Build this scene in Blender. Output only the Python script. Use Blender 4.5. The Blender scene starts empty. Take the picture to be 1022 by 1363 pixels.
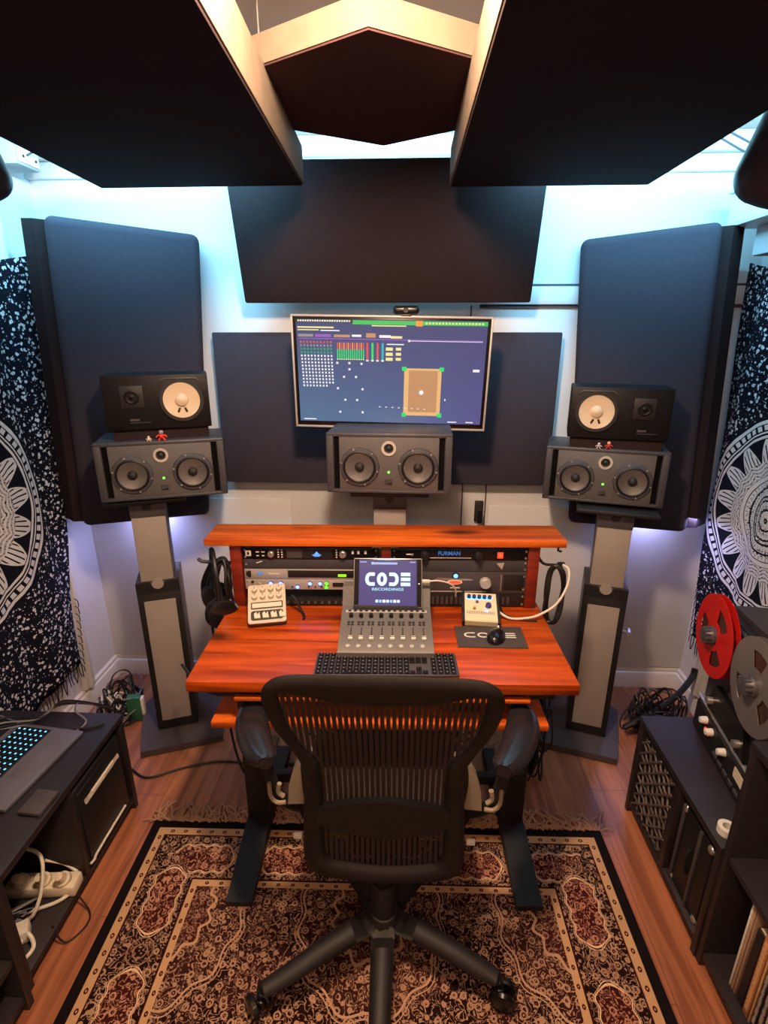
import bpy, bmesh, math, random
from mathutils import Vector, Matrix, Euler
random.seed(7)
PI = math.pi
R = math.radians
SC = bpy.context.scene
COL = SC.collection

# ------------------------------------------------------------------ materials
def lin(c):
    out = []
    for v in c[:3]:
        v = v / 255.0
        out.append(v / 12.92 if v <= 0.04045 else ((v + 0.055) / 1.055) ** 2.4)
    return tuple(out) + (1.0,)

class X:
    """a node socket that understands arithmetic"""
    def __init__(s, nt, sock): s.nt = nt; s.k = sock
    def _m(s, op, *a):
        n = s.nt.nodes.new('ShaderNodeMath'); n.operation = op
        for i, v in enumerate(a):
            if isinstance(v, X): s.nt.links.new(v.k, n.inputs[i])
            else: n.inputs[i].default_value = v
        return X(s.nt, n.outputs[0])
    def __add__(s, o): return s._m('ADD', s, o)
    __radd__ = __add__
    def __sub__(s, o): return s._m('SUBTRACT', s, o)
    def __rsub__(s, o): return s._m('SUBTRACT', o, s)
    def __mul__(s, o): return s._m('MULTIPLY', s, o)
    __rmul__ = __mul__
    def __truediv__(s, o): return s._m('DIVIDE', s, o)
    def abs(s): return s._m('ABSOLUTE', s)
    def fract(s): return s._m('FRACT', s)
    def floor(s): return s._m('FLOOR', s)
    def sin(s): return s._m('SINE', s)
    def cos(s): return s._m('COSINE', s)
    def sqrt(s): return s._m('SQRT', s)
    def pow(s, p): return s._m('POWER', s, p)
    def lt(s, o): return s._m('LESS_THAN', s, o)
    def gt(s, o): return s._m('GREATER_THAN', s, o)
    def min(s, o): return s._m('MINIMUM', s, o)
    def max(s, o): return s._m('MAXIMUM', s, o)
    def atan2(s, o): return s._m('ARCTAN2', s, o)
    def band(s, a, b): return s.gt(a) * s.lt(b)

class Mat:
    def __init__(s, name, rough=0.5, metal=0.0, spec=0.5):
        s.m = bpy.data.materials.new(name); s.m.use_nodes = True
        s.nt = s.m.node_tree; s.b = s.nt.nodes['Principled BSDF']
        s.b.inputs['Roughness'].default_value = rough
        s.b.inputs['Metallic'].default_value = metal
        s.b.inputs['Specular IOR Level'].default_value = spec
        s.tc = s.nt.nodes.new('ShaderNodeTexCoord')
        sp = s.nt.nodes.new('ShaderNodeSeparateXYZ'); s.nt.links.new(s.tc.outputs['Object'], sp.inputs[0])
        s.x, s.y, s.z = [X(s.nt, sp.outputs[i]) for i in range(3)]
    def vec(s, x, y, z=0.0):
        n = s.nt.nodes.new('ShaderNodeCombineXYZ')
        for i, v in enumerate((x, y, z)):
            if isinstance(v, X): s.nt.links.new(v.k, n.inputs[i])
            else: n.inputs[i].default_value = v
        return n.outputs[0]
    def noise(s, scale, vec=None, detail=2.0, rough=.5, dist=0.0):
        n = s.nt.nodes.new('ShaderNodeTexNoise'); n.inputs['Scale'].default_value = scale
        n.inputs['Detail'].default_value = detail; n.inputs['Roughness'].default_value = rough
        n.inputs['Distortion'].default_value = dist
        s.nt.links.new(vec if vec is not None else s.tc.outputs['Object'], n.inputs['Vector'])
        return X(s.nt, n.outputs[0])
    def voro(s, scale, vec=None, feat='F1', rnd=1.0):
        n = s.nt.nodes.new('ShaderNodeTexVoronoi'); n.feature = feat
        n.inputs['Scale'].default_value = scale; n.inputs['Randomness'].default_value = rnd
        s.nt.links.new(vec if vec is not None else s.tc.outputs['Object'], n.inputs['Vector'])
        return X(s.nt, n.outputs['Distance'])
    def mix(s, f, a, b):
        n = s.nt.nodes.new('ShaderNodeMix'); n.data_type = 'RGBA'
        for i, v in ((0, f), (6, a), (7, b)):
            if isinstance(v, X): s.nt.links.new(v.k, n.inputs[i])
            elif hasattr(v, 'is_output'): s.nt.links.new(v, n.inputs[i])
            elif i == 0: n.inputs[0].default_value = v
            else: n.inputs[i].default_value = lin(v)
        return n.outputs[2]
    def color(s, sock):
        if isinstance(sock, (tuple, list)): s.b.inputs['Base Color'].default_value = lin(sock)
        else: s.nt.links.new(sock, s.b.inputs['Base Color'])
        return s
    def roughness(s, x): s.nt.links.new(x.k, s.b.inputs['Roughness']); return s
    def bump(s, x, dist=.002, strength=.5):
        n = s.nt.nodes.new('ShaderNodeBump'); n.inputs['Distance'].default_value = dist; n.inputs['Strength'].default_value = strength
        s.nt.links.new(x.k, n.inputs['Height']); s.nt.links.new(n.outputs[0], s.b.inputs['Normal']); return s
    def emit(s, c, st):
        if isinstance(c, (tuple, list)): s.b.inputs['Emission Color'].default_value = lin(c)
        else: s.nt.links.new(c, s.b.inputs['Emission Color'])
        s.b.inputs['Emission Strength'].default_value = st; return s

def plain(name, c, rough=.5, metal=0.0, var=.12, scale=14, bump=0, bscale=300, spec=.5):
    m = Mat(name, rough, metal, spec)
    d = tuple(max(0, v * (1 - var)) for v in c); e = tuple(min(255, v * (1 + var)) for v in c)
    m.color(m.mix(m.noise(scale, detail=3), d, e))
    if bump: m.bump(m.noise(bscale), .001, bump)
    return m.m
def glow(name, c, st):
    m = Mat(name, .4); m.color(tuple(v * .3 for v in c))
    n = m.noise(20)
    m.emit(m.mix(n, tuple(v * .96 for v in c), c), st); return m.m

K = {}
K['paint'] = plain('wall_paint', (205, 203, 204), .75, var=.03, scale=2, bump=.15, bscale=90)
K['ceiling_paint'] = plain('ceiling_paint', (190, 175, 165), .85, var=.04, scale=3)
K['trim'] = plain('white_gloss_trim', (215, 210, 205), .4, var=.03)
K['groove'] = plain('dark_joint', (70, 66, 72), .8)
K['fabric_black'] = plain('black_acoustic_fabric', (40, 30, 31), .95, var=.1, scale=60, bump=.3, bscale=700, spec=.15)
K['fabric_brown'] = plain('dark_brown_acoustic_fabric', (66, 44, 44), .95, var=.1, scale=60, bump=.3, bscale=700, spec=.15)
K['fabric_slate'] = plain('slate_acoustic_fabric', (52, 47, 55), .95, var=.1, scale=60, bump=.3, bscale=700, spec=.2)
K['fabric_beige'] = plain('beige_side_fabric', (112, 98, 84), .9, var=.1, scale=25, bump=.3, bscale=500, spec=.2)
K['cab_grey'] = plain('charcoal_speaker_cabinet', (60, 59, 65), .45, var=.06, bump=.15, bscale=500)
K['baffle'] = plain('grey_brown_baffle', (80, 77, 78), .55, var=.05, bump=.2, bscale=600)
K['black'] = plain('matt_black', (22, 20, 21), .55)
K['gloss_black'] = plain('satin_black', (20, 18, 20), .25)
K['rubber'] = plain('black_rubber', (18, 17, 18), .5)
K['cone'] = plain('grey_woven_cone', (108, 104, 104), .38, .55, var=.1, scale=90)
K['white_cone'] = plain('paper_white_cone', (206, 186, 160), .7, var=.03)
K['silver'] = plain('brushed_silver', (190, 186, 182), .35, .8)
K['silver_paint'] = plain('pale_silver_faceplate', (186, 180, 174), .45, .3, var=.04)
K['ns_black'] = plain('black_wood_veneer', (15, 12, 14), .5, var=.25, scale=30, spec=.25)
K['stand_grey'] = plain('dark_grey_steel', (74, 70, 74), .45, .2, var=.06)
K['stand_beige'] = plain('warm_grey_panel', (150, 140, 134), .55, var=.04)
K['plate'] = plain('painted_steel_base', (72, 64, 66), .5, .2)
K['cable'] = plain('black_cable', (20, 18, 19), .45)
K['cable_grey'] = plain('grey_cable', (120, 115, 115), .45)
K['cable_white'] = plain('white_cable', (226, 216, 200), .45, var=.03)
K['chair'] = plain('graphite_plastic', (22, 17, 16), .6, var=.08)
K['mesh'] = plain('woven_mesh_band', (46, 36, 33), .55, var=.1)
K['pad'] = plain('black_armrest_skin', (34, 32, 36), .22, var=.05)
K['alu'] = plain('cast_grey_plastic', (150, 135, 118), .45, .1, var=.06)
K['cabinet'] = plain('black_brown_board', (33, 26, 28), .5, var=.12, scale=9, bump=.1, bscale=150)
K['cabinet_in'] = plain('dark_inner_board', (30, 24, 27), .6, var=.1)
K['led_green'] = glow('green_led', (90, 255, 60), 4)
K['led_blue'] = glow('blue_led', (60, 80, 255), 14)
K['led_red'] = glow('red_led', (255, 60, 30), 2.0)
K['white_mark'] = plain('white_print', (225, 220, 210), .5, var=.02)
K['paper'] = plain('off_white_paper', (220, 205, 180), .7, var=.04)
K['red_plastic'] = plain('red_reel_aluminium', (200, 22, 14), .35, .1, var=.06)
K['grey_metal'] = plain('grey_reel_aluminium', (165, 158, 158), .3, .75, var=.05)

def wood(name, dark, mid, light, along='x', gloss=.3, planks=0, seed=0.0, knots=True):
    m = Mat(name, gloss)
    a, b = (m.x, m.y) if along == 'x' else (m.y, m.x)
    c = m.z
    if planks:
        row = (b / planks).floor()
        a2 = a + row * 3.71
    else:
        row = None; a2 = a + seed
    n1 = m.noise(1.0, m.vec(a2 * 1.6, b * 26 + c * 26, seed), 5, .6, .6)
    n2 = m.noise(1.0, m.vec(a2 * 5, b * 90 + c * 90, seed + 3), 3, .6)
    n3 = m.noise(1.0, m.vec(a2 * 1.3, b * 5, seed + 9), 2)
    col = m.mix((n1 * 4.4 - 1.75).max(0.0).min(1.0), dark, light)
    col = m.mix(n2 * .55, col, mid)
    col = m.mix((n3 - .35).max(0.0) * .9, col, mid)
    if knots:
        v = m.voro(1.0, m.vec(a2 * 2.6, b * 7 + n3 * .5, seed))
        k = ((1.0 - v * 3.6) * 1.6).max(0.0).min(1.0)
        col = m.mix(k * .9, col, tuple(q * .35 for q in dark))
    if planks:
        f = (b / planks).fract()
        edge = f.lt(.018).max((((a + row * .47) / 1.2).fract()).lt(.003))
        rn = m.noise(1.0, m.vec(row * 7.3, row * 1.7, 0.0), 0)
        col = m.mix(rn * .45, col, dark)
        col = m.mix(edge * .45, col, tuple(q * .35 for q in dark))
    m.color(col); m.roughness(n2 * .15 + (gloss - .05)); m.bump(n2, .0006, .3)
    return m.m
K['desk_wood'] = wood('red_stained_pine', (88, 22, 2), (176, 64, 10), (212, 92, 18), 'x', .3, seed=2.2)
K['desk_edge'] = wood('red_stained_pine_board', (116, 38, 6), (196, 82, 18), (226, 114, 34), 'x', .35, seed=5.1, knots=True)
K['post_wood'] = wood('dark_red_stained_pine', (84, 20, 8), (120, 34, 14), (140, 42, 18), 'x', .45, seed=1.1, knots=False)
K['floor_wood'] = wood('brown_laminate', (112, 62, 40), (168, 104, 70), (196, 126, 88), 'y', .34, planks=.19, seed=.7, knots=False)

# ------------------------------------------------------------------ mesh helpers
class MB:
    def __init__(s): s.v = []; s.f = []; s.mi = []; s.sm = []; s.T = Matrix.Identity(4)
    def add(s, vs, fs, mi=0, smooth=False):
        o = len(s.v)
        s.v += [s.T @ Vector(p) for p in vs]
        for f in fs:
            s.f.append([i + o for i in f]); s.mi.append(mi); s.sm.append(smooth)
    def bm(s, b, mi=0, smooth=False):
        b.verts.index_update()
        s.add([v.co.copy() for v in b.verts], [[v.index for v in f.verts] for f in b.faces], mi, smooth); b.free()
    def box(s, c, d, bev=0.0, mi=0, M=None, seg=2):
        b = bmesh.new(); bmesh.ops.create_cube(b, size=1)
        bmesh.ops.scale(b, vec=d, verts=b.verts)
        if bev > 0: bmesh.ops.bevel(b, geom=b.edges[:], offset=bev, segments=seg, affect='EDGES', profile=.5)
        if M is not None: bmesh.ops.transform(b, matrix=M, verts=b.verts)
        bmesh.ops.translate(b, vec=c, verts=b.verts)
        s.bm(b, mi, bev > 0); return s
    def bx(s, x0, x1, y0, y1, z0, z1, bev=0.0, mi=0):
        return s.box(((x0+x1)/2, (y0+y1)/2, (z0+z1)/2), (abs(x1-x0), abs(y1-y0), abs(z1-z0)), bev, mi)
    def lathe(s, prof, c=(0, 0, 0), ax=(0, 0, 1), seg=24, mi=0, smooth=True, cap=True):
        """prof = [(r, h)], h runs along ax"""
        q = Vector((0, 0, 1)).rotation_difference(Vector(ax).normalized()).to_matrix()
        vs = []; fs = []
        n = len(prof)
        for r, h in prof:
            for k in range(seg):
                a = 2 * PI * k / seg
                vs.append(Vector(c) + q @ Vector((r * math.cos(a), r * math.sin(a), h)))
        for i in range(n - 1):
            for k in range(seg):
                k2 = (k + 1) % seg
                fs.append([i*seg+k, i*seg+k2, (i+1)*seg+k2, (i+1)*seg+k])
        if prof[0] == prof[-1]: cap = False
        if cap and prof[0][0] > 1e-5: fs.append([k for k in range(seg)][::-1])
        if cap and prof[-1][0] > 1e-5: fs.append([(n-1)*seg + k for k in range(seg)])
        s.add(vs, fs, mi, smooth); return s
    def cyl(s, p0, p1, r0, r1=None, seg=16, mi=0, smooth=True):
        r1 = r0 if r1 is None else r1
        d = Vector(p1) - Vector(p0)
        return s.lathe([(r0, 0), (r1, d.length)], p0, d, seg, mi, smooth)
    def sphere(s, c, r, mi=0, sx=1, sy=1, sz=1, seg=14):
        b = bmesh.new(); bmesh.ops.create_uvsphere(b, u_segments=seg, v_segments=max(6, seg//2+1), radius=r)
        bmesh.ops.scale(b, vec=(sx, sy, sz), verts=b.verts); bmesh.ops.translate(b, vec=c, verts=b.verts)
        s.bm(b, mi, True); return s
    def tube(s, pts, r, seg=8, mi=0, sub=5, closed=False, flat=None):
        P = [Vector(p) for p in pts]
        if sub > 1 and len(P) > 2: P = crom(P, sub, closed)
        n = len(P); vs = []; fs = []
        up = Vector((0.13, 0.21, 1)).normalized(); prev = None
        for i, p in enumerate(P):
            a = P[(i-1) % n] if (closed or i > 0) else p
            b = P[(i+1) % n] if (closed or i < n-1) else p
            t = (b - a).normalized()
            if prev is None:
                u = t.cross(up)
                if u.length < .05: u = t.cross(Vector((1, 0, 0)))
                u.normalize()
            else:
                u = (prev - t * prev.dot(t))
                u = u.normalized() if u.length > 1e-6 else t.orthogonal().normalized()
            prev = u; w = t.cross(u)
            rr = r(i/(n-1)) if callable(r) else r
            for k in range(seg):
                ang = 2*PI*k/seg
                vs.append(p + (u*math.cos(ang) + w*math.sin(ang)) * rr)
        m = n if closed else n-1
        for i in range(m):
            for k in range(seg):
                k2 = (k+1) % seg; j = (i+1) % n
                fs.append([i*seg+k, i*seg+k2, j*seg+k2, j*seg+k])
        if not closed:
            fs.append(list(range(seg))[::-1]); fs.append([(n-1)*seg+k for k in range(seg)])
        s.add(vs, fs, mi, True); return s
    def prism(s, poly, d0, d1, plane='xz', mi=0, smooth=False, taper=1.0):
        """poly in a plane extruded along the third axis from d0 to d1"""
        def P(a, b, d):
            return {'xz': (a, d, b), 'xy': (a, b, d), 'yz': (d, a, b)}[plane]
        n = len(poly)
        cx = sum(p[0] for p in poly)/n; cy = sum(p[1] for p in poly)/n
        vs = [P(a, b, d0) for a, b in poly] + [P(cx+(a-cx)*taper, cy+(b-cy)*taper, d1) for a, b in poly]
        fs = [list(range(n))[::-1], [n+i for i in range(n)]] + [[i, (i+1) % n, n+(i+1) % n, n+i] for i in range(n)]
        s.add(vs, fs, mi, smooth); return s
    def sweep(s, rows, mi=0, seg=10, closed=True):
        """rows = [(outer, inner, thick)]: closed band with an elliptic section"""
        vs = []; fs = []; n = len(rows)
        for i, (o, n_, th) in enumerate(rows):
            o = Vector(o); q = Vector(n_); c = (o+q)/2; u = (o-q)/2
            a = (Vector(rows[(i+1) % n][0]) + Vector(rows[(i+1) % n][1]))/2; b = (Vector(rows[i-1][0]) + Vector(rows[i-1][1]))/2
            w = (a-b).cross(u)
            w = w.normalized() * th if w.length > 1e-9 else Vector((0, th, 0))
            for k in range(seg):
                g = 2*PI*k/seg
                vs.append(c + u*math.cos(g) + w*math.sin(g))
        for i in range(n if closed else n-1):
            j = (i+1) % n
            for k in range(seg):
                k2 = (k+1) % seg
                fs.append([i*seg+k, i*seg+k2, j*seg+k2, j*seg+k])
        if not closed:
            fs.append(list(range(seg))[::-1]); fs.append([(n-1)*seg+k for k in range(seg)])
        s.add(vs, fs, mi, True); return s
    def build(s, name, mats, parent=None, sharp=35):
        me = bpy.data.meshes.new(name); me.from_pydata([tuple(v) for v in s.v], [], s.f)
        if not isinstance(mats, (list, tuple)): mats = [mats]
        for m in mats: me.materials.append(K[m] if isinstance(m, str) else m)
        me.polygons.foreach_set('material_index', s.mi)
        me.polygons.foreach_set('use_smooth', s.sm)
        b = bmesh.new(); b.from_mesh(me); bmesh.ops.recalc_face_normals(b, faces=b.faces); b.to_mesh(me); b.free()
        me.set_sharp_from_angle(angle=R(sharp)); me.update()
        o = bpy.data.objects.new(name, me); COL.objects.link(o)
        if parent is not None: o.parent = parent
        return o

def crom(P, sub, closed=False):
    out = []; n = len(P)
    m = n if closed else n-1
    for i in range(m):
        p0 = P[(i-1) % n] if closed or i > 0 else P[0]
        p1 = P[i]; p2 = P[(i+1) % n]
        p3 = P[(i+2) % n] if closed or i+2 < n else P[-1]
        for k in range(sub):
            t = k/sub
            out.append(.5*((2*p1) + (p2-p0)*t + (2*p0-5*p1+4*p2-p3)*t*t + (3*p1-p0-3*p2+p3)*t**3))
    if not closed: out.append(P[-1].copy())
    return out

def rrect(w, h, r, n=5, cx=0, cy=0):
    out = []
    for sx, sy, a0 in ((1, 1, 0), (-1, 1, 90), (-1, -1, 180), (1, -1, 270)):
        for k in range(n+1):
            a = R(a0 + 90*k/n)
            out.append((cx + sx*(w/2-r) + r*math.cos(a), cy + sy*(h/2-r) + r*math.sin(a)))
    return out

def tag(o, label, cat, group=None, kind=None):
    o['label'] = label; o['category'] = cat
    if group: o['group'] = group
    if kind: o['kind'] = kind
    return o
def thing(name, label, cat, loc=(0, 0, 0), rz=0.0, group=None):
    o = bpy.data.objects.new(name, None); COL.objects.link(o)
    o.location = loc; o.rotation_euler = (0, 0, R(rz)); o.empty_display_size = .05
    return tag(o, label, cat, group)
def struct(name, mb, m):
    o = mb.build(name, m); o['kind'] = 'structure'; return o
def copy_tree(o, parent=None):
    c = o.copy(); COL.objects.link(c)
    if parent is not None: c.parent = parent
    for ch in list(o.children): copy_tree(ch, c)
    return c
def text_mb(mb, s, size, c, M, mi=0, ext=.0008, align='CENTER'):
    cu = bpy.data.curves.new('lettering', 'FONT'); cu.body = s; cu.size = size; cu.extrude = ext
    cu.align_x = align; cu.align_y = 'CENTER'; cu.resolution_u = 3; cu.offset = size*.025
    o = bpy.data.objects.new('lettering', cu); me = o.to_mesh()
    T = Matrix.Translation(c) @ M
    mb.add([T @ v.co for v in me.vertices], [list(p.vertices) for p in me.polygons], mi)
    o.to_mesh_clear(); bpy.data.objects.remove(o); bpy.data.curves.remove(cu)
FACE = Matrix.Rotation(R(90), 4, 'X')        # lettering that faces -Y

# ------------------------------------------------------------------ room
XL, XR, YB, YF, ZC = -1.55, 1.42, 2.42, -1.6, 2.47
struct('floor', MB().bx(XL-.1, XR+.1, YF-.1, YB+.1, -.1, 0), 'floor_wood')
struct('ceiling', MB().bx(XL-.1, XR+.1, YF-.1, YB+.1, ZC, ZC+.1), 'ceiling_paint')
struct('wall_back', MB().bx(XL-.1, XR+.1, YB, YB+.1, 0, ZC), 'paint')
struct('wall_left', MB().bx(XL-.1, XL, YF, YB, 0, ZC), 'paint')
struct('wall_right', MB().bx(XR, XR+.1, YF, YB, 0, ZC), 'paint')
struct('wall_front', MB().bx(XL-.1, XR+.1, YF-.1, YF, 0, ZC), 'paint')
def skirting(name, a, b, n):
    """moulded skirting board from a to b, n = unit normal into the room"""
    a = Vector(a); b = Vector(b); n = Vector(n); m = MB()
    prof = [(0, 0), (.02, 0), (.02, .07), (.016, .085), (.01, .09), (.01, .105), (0, .115)]
    vs = [p + n*d + Vector((0, 0, z)) for p in (a, b) for d, z in prof]
    k = len(prof)
    m.add(vs, [[i, (i+1) % k, k+(i+1) % k, k+i] for i in range(k)] + [list(range(k)), [k+i for i in range(k)]])
    struct(name, m, 'trim')
skirting('baseboard_back', (XL, YB, 0), (XR, YB, 0), (0, -1, 0))
skirting('baseboard_left', (XL, YF, 0), (XL, YB, 0), (1, 0, 0))
skirting('baseboard_right', (XR, YF, 0), (XR, YB, 0), (-1, 0, 0))
# cornice along the back wall, boards and joints of the panelled back wall
m = MB(); m.bx(XL, XR, YB-.05, YB, ZC-.07, ZC, .008); m.bx(XL, XR, YB-.025, YB, ZC-.13, ZC-.07, .006)
struct('trim_1', m, 'trim')
m = MB(); m.bx(.3, XR, YB-.014, YB, 1.865, 1.935, .003)
struct('trim_2', m, 'paint')
m = MB()
m.bx(.3, XR, YB-.006, YB, 1.852, 1.865); m.bx(.3, XR, YB-.006, YB, 1.935, 1.945)
struct('trim_3', m, 'groove')
m = MB(); m.bx(.262, .268, YB-.005, YB, .12, 1.862); m.bx(.372, .378, YB-.005, YB, .12, 1.2)
struct('trim_4', m, 'groove')
m = MB(); m.bx(.39, XR, YB-.012, YB, .12, .98, .003); struct('trim_5', m, 'paint')
m = MB(); m.bx(XL, -.55, YB-.012, YB, .12, 1.0, .003); struct('trim_6', m, 'paint')
# boxed pipe covers running up both side walls, ceiling joists above the gap
m = MB(); m.bx(XL, XL+.03, 2.10, 2.17, .115, ZC, .006); m.bx(XL, XL+.045, 2.12, 2.15, .115, ZC, .008); struct('trim_7', m, 'trim')
m = MB(); m.bx(XR-.03, XR, 2.16, 2.24, .115, ZC, .006); m.bx(XR-.045, XR, 2.18, 2.21, .115, ZC, .008); struct('trim_8', m, 'trim')
m = MB(); m.bx(-.75, .6, 1.15, 1.32, ZC-.035, ZC, .006); struct('trim_9', m, 'ceiling_paint')
m = MB(); m.bx(-.62, -.57, 1.32, 2.2, ZC-.05, ZC, .006); struct('trim_10', m, 'ceiling_paint')
m = MB(); m.bx(.36, .40, 1.32, 2.2, ZC-.05, ZC, .006); struct('trim_11', m, 'ceiling_paint')

# boxed ledge high on the right wall
t = thing('wall_ledge', 'white boxed ledge high on the wall above the right-hand tapestry', 'ledge', (XR, 0, 0))
MB().bx(-.24, 0, .6, 2.28, 2.12, 2.235, .006).build('ledge_box', 'trim', t)
MB().bx(-.25, 0, .6, 2.29, 2.235, 2.25, .004).build('ledge_top', 'trim', t)
MB().bx(-.16, 0, .6, 2.22, 2.02, 2.12, .006).build('lower_box', 'paint', t)
# junction box on the left
t = thing('cable_box', 'slim grey box with hinge plate high on the left wall', 'junction box', (XL, 2.17, 2.335))
MB().bx(0, .13, 0, .13, 0, .13, .006).build('housing', 'stand_beige', t)
m = MB(); m.bx(.13, .136, .01, .12, .01, .13, .001)
for z in (.03, .07, .11):
    for y in (.03, .1): m.cyl((.136, y, z), (.139, y, z), .005, mi=1)
m.build('hinge_plate', ['trim', 'black'], t)

# ------------------------------------------------------------------ acoustic treatment
def cloud(name, label, x0, x1, y0, y1, z, th, rz, group, kx=0, low='fabric_black'):
    cx, cy = (x0+x1)/2, (y0+y1)/2
    t = thing(name, label, 'acoustic panel', (cx, cy, z), rz, group)
    t.rotation_euler = (0, R(kx), R(rz))
    w, h = (x1-x0), (y1-y0)
    MB().bx(-w/2+.004, w/2-.004, -h/2+.004, h/2-.004, 0, .02, .004).build('fabric_face', low, t)
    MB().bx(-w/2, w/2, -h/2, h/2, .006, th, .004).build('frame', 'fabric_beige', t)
    for sx in (-1, 1):
        for sy in (-1, 1):
            m = MB(); m.cyl((sx*w*.4, sy*h*.42, th), (sx*w*.4, sy*h*.42, ZC-z+.0), .002, seg=6); m.build('hanging_wire', 'silver', t)
    return t
G = 'acoustic clouds under the ceiling'
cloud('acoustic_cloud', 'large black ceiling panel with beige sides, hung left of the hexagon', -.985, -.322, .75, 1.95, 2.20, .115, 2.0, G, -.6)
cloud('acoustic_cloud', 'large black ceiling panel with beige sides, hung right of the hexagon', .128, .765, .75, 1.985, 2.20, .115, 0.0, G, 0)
t = thing('hexagon_cloud', 'hexagonal dark brown acoustic panel hung between the two big ceiling panels', 'acoustic panel', (-.085, 1.615, 2.31), 0, G)
def hexa(r, n=6): return [(r*math.sin(2*PI*k/n), r*math.cos(2*PI*k/n)) for k in range(n)]
MB().prism(hexa(.338), 0, .02, 'xy').build('fabric_face', 'fabric_brown', t)
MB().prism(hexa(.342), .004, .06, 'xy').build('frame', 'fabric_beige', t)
for a, b in hexa(.3)[::2]:
    m = MB(); m.cyl((a, b, .06), (a, b, ZC-2.31), .0018, seg=6); m.build('hanging_wire', 'silver', t)
# tilted panel high on the back wall
t = thing('tilted_wall_panel', 'wide black acoustic panel tilted forward above the computer monitor', 'acoustic panel', (-.088, 2.27, 1.865))
t.rotation_euler = (R(17), 0, 0)
MB().bx(-.567, .567, -.004, .02, 0, .48, .008).build('fabric_face', 'fabric_black', t)
MB().bx(-.565, .565, .01, .06, .002, .478, .006).build('frame', 'fabric_black', t)
t = thing('wall_panel', 'wide flat dark acoustic panel on the back wall behind the monitor', 'acoustic panel', (-.097, YB, 1.10))
MB().bx(-.735, .735, -.075, -.05, 0, .655, .006).build('fabric_face', 'fabric_slate', t)
MB().bx(-.733, .733, -.055, -.005, .002, .653, .006).build('frame', 'fabric_black', t)
def corner_panel(label, loc, rz, w, h, th, lean, roll, sgn):
    t = thing('corner_panel', label, 'acoustic panel', loc, rz, 'tall corner panels behind the outer speaker stands')
    t.rotation_euler = (R(lean), R(roll), R(rz))
    m = MB(); m.box((0, th/2, h/2), (w, th, h), .03, seg=4); m.build('fabric_cover', 'fabric_slate', t)
    e = sgn*w/2
    m = MB(); m.prism([(e-sgn*.03, .035), (e+sgn*.035, .045), (e+sgn*.075, .115), (e-sgn*.03, th)], .015, h-.015, 'xy'); m.build('side_return', 'fabric_black', t)
    m = MB(); m.bx(-w/2+.04, w/2-.04, th-.004, th+.02, .05, h-.05, .004); m.build('back_frame', 'black', t)
    return t
corner_panel('tall dark fabric corner panel behind the left-hand speaker stand', (-1.160, 2.235, .940), 30, .53, 1.20, .11, 5, 3.0, -1)
corner_panel('tall dark fabric corner panel behind the right-hand speaker stand', (.975, 2.275, .925), -24, .485, 1.195, .10, 2, -3.4, 1)

# tapestries --------------------------------------------------------------
def tapestry_mat(name, cy, cz, Rm, s):
    m = Mat(name, .9, spec=.1)
    y, z = m.y, m.z
    dy, dz = y - cy, z - cz
    wob = m.noise(3.0) * .03
    r = ((dy*dy + dz*dz).sqrt() + wob - .015) / Rm
    th = dy.atan2(dz)
    v = m.voro(50.0, m.vec(y, z, 0.0)); n = m.noise(75.0, m.vec(y, z, 1.0), 3)
    w2 = m.voro(80.0, m.vec(y + .3, z, 0.0))
    fl = (v + (n-.5)*.75).lt(.31).max((w2 + (n - .5)*.5).lt(.17))
    fl = fl * (1.0 - (v).lt(.09))
    petals = lambda k, ph: ((th * k + ph).cos().abs())
    inner = ((petals(12, 0) * .09 + r*9).fract() - .5).abs().lt(.2) * petals(24, .4).gt(.25)
    speck = m.noise(120.0, m.vec(y, z, 3.0), 2).gt(.44)
    core = r.lt(.40) * inner.max(speck * (r*22).fract().gt(.45))
    ring1 = r.band(.41, .455)
    mid = r.band(.46, .60) * ((r*26 + petals(10, 0)*.9).fract().gt(.5).max(speck * .6))
    pet_d = (r - .60) / .22
    pet = r.band(.60, .82) * (petals(8, .3)).gt(pet_d * .8 + .12)
    petl = pet * (petals(48, .2).gt(.45).max(petals(8, .3).lt(pet_d*.8+.26)))
    ring2 = r.band(.83, .855).max(r.band(.875, .89)).max(r.band(.965, 1.0))
    dots = r.band(.905, .955) * petals(34, 0).gt(.55)
    man = core.max(ring1).max(mid).max(petl).max(ring2).max(dots)
    inside = r.lt(1.0)
    f = inside * man + (1.0 - r.lt(1.03)) * fl
    m.color(m.mix(f, (18, 18, 28), (208, 204, 206)))
    m.bump(m.noise(400.0), .001, .3)
    return m.m
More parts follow.
